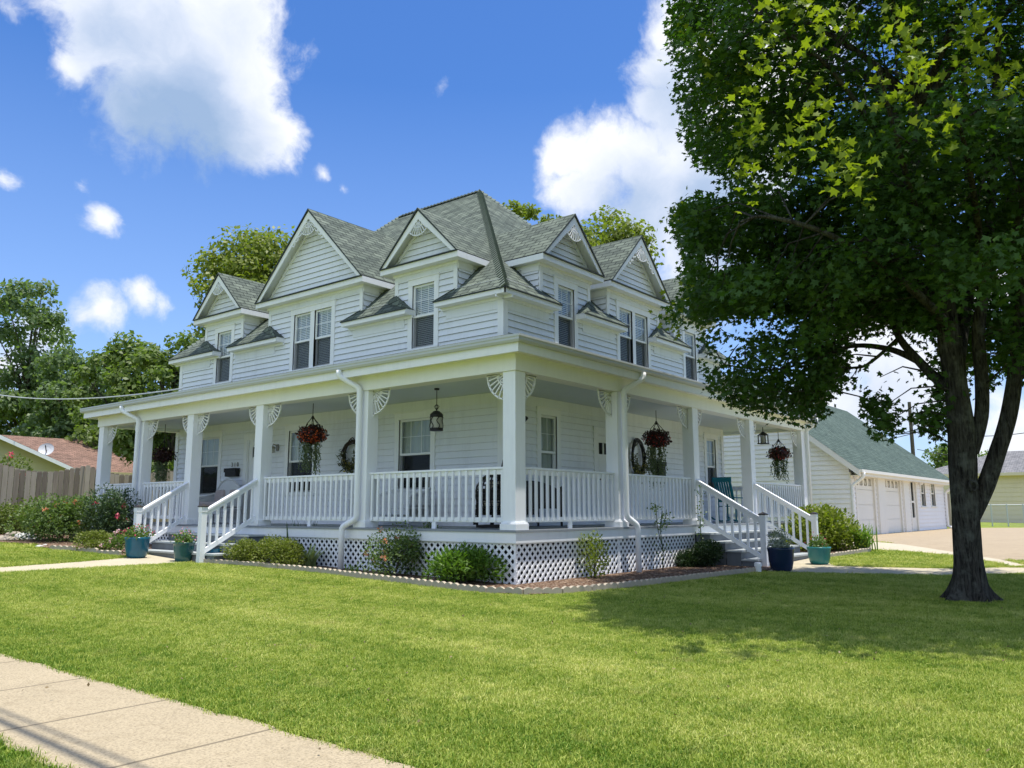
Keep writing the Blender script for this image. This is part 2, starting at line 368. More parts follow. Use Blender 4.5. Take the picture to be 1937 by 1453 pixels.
def inpoly(X, Y, poly):
    X = np.asarray(X, float); Y = np.asarray(Y, float); ins = np.zeros(X.shape, bool); n = len(poly)
    for i in range(n):
        x1, y1 = poly[i]; x2, y2 = poly[(i+1) % n]
        if y1 == y2: continue
        c = ((y1 > Y) != (y2 > Y)) & (X < (x2-x1)*(Y-y1)/(y2-y1)+x1); ins ^= c
    return ins
def drape(name, poly, mat, lift, label, thick=.06, cell=.6):
    """polygon laid over the ground, cut into cells so that it follows it"""
    bm = bmesh.new(); vs = [bm.verts.new((x, y, 0)) for x, y in poly]; bm.faces.new(vs)
    xs = [p[0] for p in poly]; ys = [p[1] for p in poly]
    for ax, lo, hi in ((0, min(xs), max(xs)), (1, min(ys), max(ys))):
        k = math.ceil(lo/cell)
        while k*cell < hi:
            no = (1, 0, 0) if ax == 0 else (0, 1, 0); co = (k*cell, 0, 0) if ax == 0 else (0, k*cell, 0)
            bmesh.ops.bisect_plane(bm, geom=bm.verts[:]+bm.edges[:]+bm.faces[:], plane_co=co, plane_no=no); k += 1
    bmesh.ops.triangulate(bm, faces=bm.faces[:])
    for v in bm.verts: v.co.z = float(G(v.co.x, v.co.y))+lift
    ext = bmesh.ops.extrude_face_region(bm, geom=bm.faces[:])
    for v in ext['geom']:
        if isinstance(v, bmesh.types.BMVert): v.co.z -= thick
    bmesh.ops.recalc_face_normals(bm, faces=bm.faces[:])
    me = bpy.data.meshes.new(name); bm.to_mesh(me); bm.free(); me.materials.append(mat)
    o = bpy.data.objects.new(name, me); COL.objects.link(o); return tag(o, label, kind='structure')
def concrete(name, c, joints=None, spk=.25):
    m, t = new_mat(name); g = t.n('ShaderNodeNewGeometry').outputs['Position']
    a = t.noise(g, 1.6, 6, .65); b = t.noise(g, 70, 4, .75); c3 = t.noise(g, 12, 4, .6)
    col = t.mix(a, mul(c, .86), mul(c, 1.1))
    col = t.mix(1.0, col, t.ramp(b, [(.32, (1-spk*1.4,)*3), (.5, (1, 1, 1)), (.7, (1+spk*.6,)*3)]), 'MULTIPLY')
    col = t.mix(1.0, col, t.ramp(c3, [(.25, (.86, .85, .83)), (.5, (1, 1, 1))]), 'MULTIPLY')
    stn = t.noise(g, 3.1, 6, .7, .8); col = t.mix(1.0, col, t.ramp(stn, [(.28, (.74, .73, .70)), (.42, (1, 1, 1)), (.66, (1, 1, 1)), (.78, (1.08, 1.07, 1.05))]), 'MULTIPLY')
    if joints:
        sx = t.n('ShaderNodeSeparateXYZ'); t.link(g, sx.inputs[0]); y = sx.outputs[joints[0]]
        fr = t.math('FRACT', t.math('DIVIDE', t.math('ADD', y, joints[2]), joints[1]))
        dj = t.math('MULTIPLY', t.math('ABSOLUTE', t.math('SUBTRACT', fr, .5)), joints[1])
        col = t.mix(t.ramp(dj, [(.006, (1, 1, 1)), (.016, (0, 0, 0))]), col, mul(c, .42))
    finish(t, col, .85, t.math('ADD', b, t.math('MULTIPLY', a, .5)), .5, .008, .2); return m
m_walk = concrete('sidewalk_concrete', (.42, .345, .225), ('Y', 1.09, .545+3.0), .33)
m_path = concrete('path_concrete', (.50, .44, .31), None, .15)
m_drive = concrete('driveway_aggregate', (.40, .32, .215), ('X', 3.6, 1.2), .25)
m_path2 = concrete('driveway_edge_concrete', (.52, .46, .34), None, .12)
def wig(poly, amp, step, seed):
    r_ = random.Random(seed); out = []
    for i in range(len(poly)):
        a = Vector(poly[i]); b = Vector(poly[(i+1) % len(poly)]); n = max(1, int((b-a).length/step)); nn = Vector((-(b-a).y, (b-a).x)).normalized()
        for k in range(n): out.append(tuple(a.lerp(b, k/n)+nn*r_.uniform(-amp, amp)*(k > 0)))
    return out
SIDEWALK = wig([(-8.26, -9), (-7.22, -9), (-7.2, 30), (-8.2, 30)], .022, .16, 3)
drape('sidewalk', SIDEWALK, m_walk, .012, 'pale concrete sidewalk crossing the lawn in the foreground')
LWALK = [(-7.2, 7.2), (-1.2, 7.22), (-.5, 7.24), (-.5, 9.2), (-1.0, 9.2), (-1.9, 8.6), (-3, 8.25), (-4.4, 8.0), (-7.2, 7.95)]
drape('front_path', LWALK, m_path, .012, 'pale concrete path leading to the left porch steps')
RWALK = [(5.3, -1.5), (5.36, -2.35), (5.8, -3.5), (6.35, -4.75), (7.35, -5.75), (8.6, -7.0), (14, -12.3), (15.6, -11.6), (10.2, -6.6), (8.75, -5.6), (8.6, -5.2), (7.9, -4.5), (7.55, -3.2), (7.5, -2.4), (9.9, -1.35), (9.9, -1.1), (6.0, -1.1)]
drape('side_path', RWALK, m_path, .012, 'pale concrete path running past the maple to the side steps')
EDGE = [(10.0, -1.0), (17.8, .35), (15.6, -.8), (14.5, -1.93), (12.2, -3.64), (10.4, -4.9), (9.25, -5.6), (10.2, -6.6), (16, -12), (22, -13), (34, -6), (60, 2)]
DRIVE = [(17.9, .36), (15.7, -.85), (14.55, -1.97), (12.25, -3.68), (10.45, -4.95), (10.6, -6.4), (17, -12.5), (26, -16), (46, -16), (40, -5), (34.8, .2), (33.5, .36)]
drape('driveway', DRIVE, m_drive, .012, 'tan driveway slab in front of the garage')
ISL = [(15.6, -.75), (17.6, .2), (17.6, .9), (16.2, .9), (13.4, -.9), (12.3, -1.75), (12.2, -2.5), (11.35, -3.8), (10.0, -4.8), (8.75, -5.38), (9.2, -5.65), (10.4, -4.99), (12.2, -3.73), (14.5, -2.02)]
drape('driveway_edge_path', ISL, m_path2, .012, 'light concrete band curving along the driveway')
BED_R = [(-1.156, 7.10), (-.87, 5.75), (-.76, 3.86), (-.88, 2.33), (-.95, .74), (-1.04, -.2), (-1.02, -.6), (-.86, -.98), (-.5, -1.2), (-.08, -1.29), (1.08, -1.45), (2.6, -1.56), (4.4, -1.69), (5.2, -1.76)]
BEDPOLY = BED_R+[(6.4, -1.7), (6.4, .3), (.3, .3), (.3, 7.1)]
BED_L = [(-1.72, 8.9), (-1.75, 9.25), (-2.1, 10.5), (-2.3, 11.45), (-2.05, 12.3)]
BEDPOLYL = [(-1.2, 9.25)]+BED_L+[(-2.6, 13.0), (-4.5, 13.4), (-8, 13.6), (-8, 16.4), (.4, 16.4), (.4, 9.75)]
BED_D = [(9.4, -1.45), (10.6, -1.75), (11.6, -1.95), (12.2, -1.75), (13.2, -.95), (16.0, .85), (16.0, 1.6), (13.6, .9), (13.6, .2), (9.4, .2)]
def mulchmat():
    m, t = new_mat('bark_mulch'); g = t.n('ShaderNodeNewGeometry').outputs['Position']
    vo = t.n('ShaderNodeTexVoronoi'); t.link(g, vo.inputs['Vector']); vo.inputs['Scale'].default_value = 38
    sx = t.n('ShaderNodeSeparateXYZ'); t.link(vo.outputs['Color'], sx.inputs[0])
    col = t.ramp(sx.outputs['X'], [(0, (.05, .028, .018)), (.5, (.17, .10, .065)), (.85, (.33, .23, .16)), (1, (.5, .4, .3))])
    finish(t, col, .95, vo.outputs['Distance'], 1.0, .03, .1); return m
m_mulch = mulchmat()
drape('mulch_bed', BEDPOLY, m_mulch, .035, 'brown mulch bed around the porch corner')
drape('mulch_bed', BEDPOLYL, m_mulch, .035, 'shaded mulch bed left of the front steps')
drape('mulch_bed', BED_D, m_mulch, .035, 'mulch bed right of the side steps')

# ------------------------------------------------------------------ house
DX, DY, XE, YE = 2.2, 2.07, 12.15, 14.14
ZF = .86
house = thing('victorian_house', 'large white two-storey house with green-grey gables and wraparound porch', 'house', (0, 0, 0))
def FL(u, w_, z): return (DX-w_, u, z)
def FR(u, w_, z): return (u, DY-w_, z)
def siding(mb, F, z0, z1, ivals, breaks=(), exp=.136, mi=0, gap=True, lowshade=False):  # gap: lap undersides take the painted shadow-line colour
    n = int(math.ceil((z1-z0)/exp))
    for i in range(n):
        a = z0+i*exp; b = min(a+exp, z1); cuts = [a]+sorted([c for c in breaks if a < c < b])+[b]
        for c0, c1 in zip(cuts, cuts[1:]):
            w0 = .03-.026*(c0-a)/exp; w1 = .03-.026*(c1-a)/exp
            A = ivals(c0+1e-4); B = ivals(c1-1e-4)
            for (a0, a1), (b0, b1) in zip(A, B):
                if a1-a0 < .01 and b1-b0 < .01: continue
                mb.poly([F(a0, w0, c0), F(a1, w0, c0), F(b1, w1, c1), F(b0, w1, c1)], mi)
                if c0 == a: mb.poly([F(a0, .002, a), F(a1, .002, a), F(a1, w0, a), F(a0, w0, a)], (mi+1 if a > 3.5 or not lowshade else mi+2) if gap else mi)
def cut(base, z, ops):
    out = list(base)
    for (u0, u1, z0, z1) in ops:
        if z0 < z < z1:
            nx = []
            for a, b in out:
                if u1 <= a or u0 >= b: nx.append((a, b)); continue
                if u0 > a: nx.append((a, u0))
                if u1 < b: nx.append((u1, b))
            out = nx
    return out
# openings
WL_up = [(3.95, 4.61, 4.64, 6.03), (7.37, 8.02, 4.62, 6.02), (8.18, 8.83, 4.62, 6.02), (11.61, 12.28, 4.64, 6.04)]
WR_up = [(4.04, 4.66, 4.70, 6.03), (6.58, 7.19, 4.68, 6.02), (7.33, 7.94, 4.68, 6.02), (9.98, 10.63, 4.70, 6.02)]
WL_lo = [(4.0, 4.95, 1.60, 3.10), (7.90, 8.86, 1.60, 3.10), (11.93, 12.92, 1.60, 3.14)]
WR_lo = [(3.39, 3.95, 1.60, 3.12), (11.08, 11.66, 1.60, 3.14)]
DOOR_L = (9.72, 10.62, .88, 2.98); DOOR_R = (5.50, 6.42, .88, 2.88)
GL = [(4.23, .93, 1.17), (8.09, 1.82, 2.08), (12.0, .92, 1.17)]     # centre, wall half width, gable half width
GR = [(4.35, .95, 1.17), (7.30, 1.25, 1.47), (10.33, .97, 1.17)]
ZE, ZD = 5.50, 6.50                                                # small eave, dormer eave
OV = .28
def dormer_iv(z, lo, hi, gabs): return [(lo, hi)] if z < ZE+.26 else [(c-h, c+h) for c, h, g in gabs]
for F, lo, hi, gabs, ops, nm in ((FL, DY, YE, GL, WL_up+WL_lo+[DOOR_L], 'L'), (FR, DX, XE, GR, WR_up+WR_lo+[DOOR_R], 'R')):
    mb = MB(); br = sorted(set([o[2] for o in ops]+[o[3] for o in ops]+[ZE+.26]))
    siding(mb, F, ZF, 6.36, lambda z: cut(dormer_iv(z, lo, hi, gabs), z, ops), br, lowshade=True)
    mb.build('wall', [m_siding, m_lapshade, m_lapshade2], house)
mb = MB()   # unseen back walls close the volume
mb.poly([(XE, DY, ZF), (XE, YE, ZF), (XE, YE, 5.76), (XE, DY, 5.76)]); mb.poly([(DX, YE, ZF), (XE, YE, ZF), (XE, YE, 5.76), (DX, YE, 5.76)])
mb.poly([(DX+.3, DY+.3, 0), (XE, DY+.3, 0), (XE, YE, 0), (DX+.3, YE, 0)]); mb.build('back_wall', m_siding, house)
# corner boards, friezes
def cboard(*args):
    for k in range(0, len(args), 7): pass
    mb = MB()
    for a in args: mb.fbox(*a)
    mb.build('corner_board', m_trim, house)
cboard((FL, DY-.04, DY+.11, 0, .04, ZF, 5.42), (FR, DX+.0, DX+.11, 0, .04, ZF, 5.42))
cboard((FL, YE-.11, YE+.04, 0, .04, ZF, 5.42)); cboard((FR, XE-.11, XE+.04, 0, .04, ZF, 5.42))
for F, gabs in ((FL, GL), (FR, GR)):
    for c, h, g in gabs:
        for s_ in (-1, 1): cboard((F, c+s_*(h-.09), c+s_*(h+.012), 0, .037, ZE+.03, 6.2))
mb = MB()
def gaps(lo, hi, gabs):
    e = [lo]+[x for c, h, g in gabs for x in (c-h, c+h)]+[hi]; return [(e[i], e[i+1]) for i in range(0, len(e), 2)]
for F, lo, hi, gabs in ((FL, DY, YE, GL), (FR, DX, XE, GR)):
    for a, b in gaps(lo, hi, gabs): mb.fbox(F, max(a-.3, lo+.0), min(b+.3, hi), 0, .033, 5.14, 5.44)
    for c, h, g in gabs: mb.fbox(F, c-h, c+h, 0, .033, 6.20, 6.40)
    mb.fbox(F, lo+.11, hi-.11, 0, .034, 3.26, 3.469)
mb.build('frieze_board', m_siding, house)

# ---- windows
def window(F, ops, z0, z1, kind='blind', parent=house, grid=(2, 1), name='window', mtr=None, scr=True):
    mtr = mtr or m_trim
    u0 = min(o[0] for o in ops); u1 = max(o[1] for o in ops); cw = .13
    mb = MB()
    mb.fbox(F, u0-cw, u0, .004, .04, z0-.02, z1); mb.fbox(F, u1, u1+cw, .004, .04, z0-.02, z1)
    mb.fbox(F, u0-cw-.01, u1+cw+.01, .004, .045, z1, z1+.14); mb.fbox(F, u0-cw-.03, u1+cw+.03, .004, .065, z1+.14, z1+.165)
    mb.fbox(F, u0-cw-.02, u1+cw+.02, .004, .07, z0-.065, z0-.02)
    for a, b in zip(ops, ops[1:]): mb.fbox(F, a[1], b[0], -.12, .035, z0-.02, z1)
    for o_ in ops:   # jamb liner and dark room
        a, b = o_[0], o_[1]
        mb.poly([F(a, .03, z0), F(a, -.14, z0), F(a, -.14, z1), F(a, .03, z1)]); mb.poly([F(b, .03, z0), F(b, -.14, z0), F(b, -.14, z1), F(b, .03, z1)])
        mb.poly([F(a, .03, z1), F(b, .03, z1), F(b, -.14, z1), F(a, -.14, z1)]); mb.poly([F(a, .03, z0), F(b, .03, z0), F(b, -.14, z0), F(a, -.14, z0)])
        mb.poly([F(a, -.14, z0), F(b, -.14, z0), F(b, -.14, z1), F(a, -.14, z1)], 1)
    wn = mb.build(name, [mtr, m_dark], parent)
    zm = (z0+z1)/2
    for o_ in ops:
        a, b = o_[0], o_[1]; s = MB(); t_ = .045
        for (p, q, w0, w1) in ((zm-.02, z1, -.005, -.035), (z0, zm+.02, -.035, -.065)):
            s.fbox(F, a, a+t_, w0, w1, p, q); s.fbox(F, b-t_, b, w0, w1, p, q); s.fbox(F, a+t_, b-t_, w0, w1, q-t_, q); s.fbox(F, a+t_, b-t_, w0, w1, p, p+t_)
        for k in range(1, grid[0]+1):
            u = a+(b-a)*k/(grid[0]+1)
            s.fbox(F, u-.005, u+.005, -.016, -.026, zm+.025, z1-t_)
        if grid[1]: zz = (zm+z1)/2; s.fbox(F, a+t_, b-t_, -.015, -.027, zz-.005, zz+.005)
        s.build('sash', mtr, wn)
        p = MB(); p.poly([F(a+t_, -.022, zm+.02), F(b-t_, -.022, zm+.02), F(b-t_, -.022, z1-t_), F(a+t_, -.022, z1-t_)])
        p.poly([F(a+t_, -.052, z0+t_), F(b-t_, -.052, z0+t_), F(b-t_, -.052, zm-.02), F(a+t_, -.052, zm-.02)]); p.build('pane', m_glass, wn)
        if scr:
            p = MB(); p.poly([F(a+.01, -.008, z0+.01), F(b-.01, -.008, z0+.01), F(b-.01, -.008, zm-.025), F(a+.01, -.008, zm-.025)]); p.build('insect_screen', m_screen, wn)
        c = MB()
        if kind == 'blind':
            z = z0+.03
            while z < z1-.05: c.mesh([F(a+.02, -.080, z), F(b-.02, -.080, z), F(b-.02, -.098, z+.037), F(a+.02, -.098, z+.037)], [(0, 1, 2, 3)]); z += .042
            c.fbox(F, a+.02, b-.02, -.07, -.115, z1-.07, z1-.01); c.build('blind', m_blind, wn)
        else:
            n = 26; pts = []
            for k in range(n+1):
                u = a+.01+(b-a-.02)*k/n; d_ = -.095+.018*math.sin(k*1.7)+.006*math.sin(k*4.1); pts.append((u, d_))
            zb = z0+.02 if kind == 'curtain' else zm-.0
            for (ua, da), (ub, db) in zip(pts, pts[1:]): c.poly([F(ua, da, zb), F(ub, db, zb), F(ub, db, z1), F(ua, da, z1)])
            c.build('curtain', m_curtain, wn)
    return wn
window(FL, [WL_up[0]], WL_up[0][2], WL_up[0][3], 'blind'); window(FL, WL_up[1:3], WL_up[1][2], WL_up[1][3]); window(FL, [WL_up[3]], WL_up[3][2], WL_up[3][3])
window(FR, [WR_up[0]], WR_up[0][2], WR_up[0][3]); window(FR, WR_up[1:3], WR_up[1][2], WR_up[1][3]); window(FR, [WR_up[3]], WR_up[3][2], WR_up[3][3])
for o_ in WL_lo: window(FL, [o_], o_[2], o_[3], 'half', grid=(2, 1))
window(FR, [WR_lo[0]], WR_lo[0][2], WR_lo[0][3], 'curtain', grid=(1, 1), scr=False); window(FR, [WR_lo[1]], WR_lo[1][2], WR_lo[1][3], 'half', grid=(1, 1))
# ---- doors
def door(F, o_, lites):
    a, b, z0, z1 = o_; mb = MB()
    mb.fbox(F, a-.13, a, .004, .04, z0, z1); mb.fbox(F, b, b+.13, .004, .04, z0, z1); mb.fbox(F, a-.14, b+.14, .004, .045, z1, z1+.15)
    mb.fbox(F, a, a+.03, -.1, .02, z0, z1); mb.fbox(F, b-.03, b, -.1, .02, z0, z1); mb.fbox(F, a+.03, b-.03, -.1, .02, z1-.03, z1)
    fr = mb.build('door_frame', m_trim, house)
    mb = MB(); a += .03; b -= .03; z1 -= .03; zt = z1-.16; zb = z1-.42
    mb.fbox(F, a, b, -.03, -.08, z0, zb); mb.fbox(F, a, b, -.03, -.08, zt, z1); mb.fbox(F, a, a+.13, -.03, -.08, zb, zt); mb.fbox(F, b-.13, b, -.03, -.08, zb, zt)
    n = 3; wd = (b-a-.26)/n
    for k in range(1, n): mb.fbox(F, a+.13+k*wd-.02, a+.13+k*wd+.02, -.03, -.08, zb, zt)
    for (p, q) in ((z0+.15, z0+.85), (z0+1.0, zb-.1)):
        for k in range(2):
            c0 = a+.12+k*(b-a-.12)/2; c1 = a+(k+1)*(b-a)/2-.0+(.0 if k else -.0)-.12*(k)
            c1 = c0+(b-a)/2-.2; mb.fbox(F, c0, c1, -.022, -.03, p, q)
    d_ = mb.build('door', m_trim, house)
    mb = MB(); mb.poly([F(a+.1, -.055, zb-.02), F(b-.1, -.055, zb-.02), F(b-.1, -.055, zt+.02), F(a+.1, -.055, zt+.02)]); mb.build('pane', m_dark, d_)
    mb = MB(); mb.tube([F(a+.08, -.03, z0+.98), F(a+.08, .03, z0+.98)], .028, 10); mb.build('handle', m_black, d_)
door(FL, DOOR_L, 3); door(FR, DOOR_R, 3)

# ---- roofs
PT = .94
def zr(d): return ZE+PT*(d+OV)
mb = MB(); HW = (XE-DX)/2; yr0 = DY+HW; yr1 = 10.35; ZR = zr(HW); hipN = (YE-yr1)
def strips(F, lo, hi, gabs, dmax):
    br = [lo]+[x for c, h, g in gabs for x in (c-h, c+h)]+[hi]
    fine = sorted(set(br+list(np.linspace(lo, hi, 41))+[lo+HW]+([yr1] if F is FL else [lo+HW])))
    for a, b in zip(fine, fine[1:]):
        mid = (a+b)/2; d0 = .8 if any(c-h < mid < c+h for c, h, g in gabs) else 0.0
        A, B = dmax(a), dmax(b)
        if A < d0 and B < d0: continue
        # polygon in (u,d): clip d0..dmax
        pts = []
        if A >= d0: pts += [(a, A), (a, d0)]
        else:
            t_ = (d0-A)/(B-A); pts += [(a+(b-a)*t_, d0)]
        if B >= d0: pts += [(b, d0), (b, B)]
        else:
            t_ = (d0-B)/(A-B); pts += [(b+(a-b)*t_, d0)]
        pts = [p for i, p in enumerate(pts) if p != pts[i-1]]
        if len(pts) >= 3: mb.roofpoly([F(u, -d, zr(d)) for u, d in pts], (0, 1, 0) if F is FL else (1, 0, 0))
strips(FL, DY, YE, GL, lambda y: min(HW, y-DY, (YE-y)*HW/hipN))
strips(FR, DX, XE, GR, lambda x: min(x-DX, XE-x))
PK = (DX+HW, yr0, ZR); PK2 = (DX+HW, yr1, ZR)
mb.roofpoly([(XE, DY, zr(0)), (XE, YE, zr(0)), PK2, PK], (0, 1, 0)); mb.roofpoly([(DX, YE, zr(0)), (XE, YE, zr(0)), PK2], (1, 0, 0))
main_roof = mb.build('roof', m_roof, house)
mb = MB()   # cap shingles along hips and ridge
def caps(p0, p1, wd=.105, step=.14, drop=.10):
    p0 = Vector(p0); p1 = Vector(p1); L = (p1-p0).length; d = (p1-p0)/L; sd_ = d.cross(Vector((0, 0, 1))).normalized(); up = sd_.cross(d).normalized()
    k = 0
    while k*step < L:
        a = p0+d*k*step; b = p0+d*min(k*step+step*1.25, L+.03); ha = up*.055; hb = up*.012
        lo = -up*drop
        mb.mesh([a+ha, a+sd_*wd+lo+ha, b+sd_*wd+lo+hb, b+hb, a-sd_*wd+lo+ha, b-sd_*wd+lo+hb, a, a+sd_*wd+lo, a-sd_*wd+lo], [(0, 1, 2, 3), (0, 3, 5, 4), (6, 7, 1, 0), (6, 0, 4, 8)]); k += 1
    return
caps((DX-OV, DY-OV, ZE+.01), PK); caps((XE+.2, DY-.2, ZE+.05), PK); caps(PK, PK2, .12, .14, .1); caps((DX+.1, YE-.1, zr(.1)), PK2)
mb.build('hip_cap', m_hip, main_roof)
# small eaves between the gables
def eave_piece(F, ga, gb, a, b, corner_lo=False):
    """ga..gb wall gap, a..b eave tips"""
    e = MB(); z0 = ZE-.13; w1 = OV
    ud = (0, 1, 0) if F is FL else (1, 0, 0)
    a_ = a; b_ = b
    e.fbox(F, a_, b_, w1-.025, w1, z0, ZE-.012, 0)          # fascia
    e.poly([F(a_, w1-.025, z0+.01), F(b_, w1-.025, z0+.01), F(b_, .0, z0+.01), F(a_, 0, z0+.01)], 0)   # soffit
    if not corner_lo: e.fbox(F, a_, a_+.025, 0, w1-.025, z0, ZE-.012, 0)
    e.fbox(F, b_-.025, b_, 0, w1-.025, z0, ZE-.012, 0)
    e.fbox(F, a_+.0, b_-.0, .024, .06, z0-.05, z0+.008, 0)   # bed mould
    A = F(ga+(0 if corner_lo else .0), 0.0, zr(0)); B = F(gb, 0.0, zr(0)); up = .018
    al = F(a_, w1+.03, ZE-.01+up-.03*PT); bl = F(b_, w1+.03, ZE-.01+up-.03*PT)
    Af = F(ga, .0, zr(0)+up); Bf = F(gb, .0, zr(0)+up)
    zc = zr(0)+.17
    if corner_lo: Af = F(ga, 0, zr(0)+up)
    e.roofpoly([al, bl, Bf, Af], ud, 1)
    ud2 = (1, 0, 0) if F is FL else (0, 1, 0)
    if not corner_lo:
        Ac = F(ga, .02, zc); e.roofpoly([F(a_-.01, w1+.03, ZE-.01), F(a_-.01, 0, ZE-.01), Ac], ud2, 1); e.roofpoly([F(a_-.01, w1+.03, ZE-.01), Ac, F(ga+.35, .0, zr(0)+up+.02)], ud, 1)
    Bc = F(gb, .02, zr(0)+.03); e.roofpoly([F(b_+.01, w1+.03, ZE-.01), F(b_+.01, 0, ZE-.01), Bc], ud2, 1)
    # thin dark drip edge
    e.fbox(F, a_-.012, b_+.012, w1-.01, w1+.032, ZE-.035, ZE-.012, 2)
    e.build('eave', [m_trim, m_roof, m_roofdk], house)
cwl = gaps(DY, YE, GL); cwr = gaps(DX, XE, GR)
eave_piece(FL, DY-.0, cwl[0][1], DY-OV, 3.72, True); eave_piece(FR, DX, cwr[0][1], DX-OV, 3.82, True)
for (g_, t_) in zip(cwl[1:], ((4.58, 6.70), (9.22, 11.40), (12.12, 14.40))): eave_piece(FL, g_[0], g_[1], t_[0] if t_[0] < g_[0] else g_[0]-.3, t_[1])
for (g_, t_) in zip(cwr[1:], ((4.72, 6.55), (7.95, 9.85), (10.75, 12.40))): eave_piece(FR, g_[0], g_[1], t_[0], t_[1])
# corner return where the two eaves meet (fills the overhang square)
mb = MB(); mb.poly([(DX-OV, DY-OV, ZE-.121), (DX, DY-OV, ZE-.121), (DX, DY, ZE-.121), (DX-OV, DY, ZE-.121)]); mb.build('soffit', m_trim, house)

def fan(mb, F, c, zc, r, a0, a1, wo=.0, th=.022, spokes=7):
    """openwork sunburst: rim, inner ring, spokes. centre (c, zc)"""
    def arc(rr, n, t_):
        P = [(c+rr*math.cos(a0+(a1-a0)*k/n), zc+rr*math.sin(a0+(a1-a0)*k/n)) for k in range(n+1)]
        for p, q in zip(P, P[1:]): mb.bar(F(p[0], wo, p[1]), F(q[0], wo, q[1]), th, t_, up=Vector(F(0, 1, 0))-Vector(F(0, 0, 0)) if False else (0, 0, 1.0001))
    arc(r, 12, r*.06); arc(r*.50, 8, r*.045)
    for k in range(spokes+1):
        a = a0+(a1-a0)*k/spokes
        mb.bar(F(c+r*.52*math.cos(a), wo, zc+r*.52*math.sin(a)), F(c+r*math.cos(a), wo, zc+r*math.sin(a)), th, r*.042, up=(0, 0, 1) if abs(math.cos(a)) > .2 else (Vector(F(1, 0, 0))-Vector(F(0, 0, 0))))
    # scroll work inside
    for k in range(3):
        a = a0+(a1-a0)*(k+.5)/3; cx, cz = c+r*.3*math.cos(a), zc+r*.3*math.sin(a); P = [(cx+r*.14*math.cos(t*2*math.pi/8), cz+r*.14*math.sin(t*2*math.pi/8)) for t in range(9)]
        for p, q in zip(P, P[1:]): mb.bar(F(p[0], wo, p[1]), F(q[0], wo, q[1]), th, r*.045)
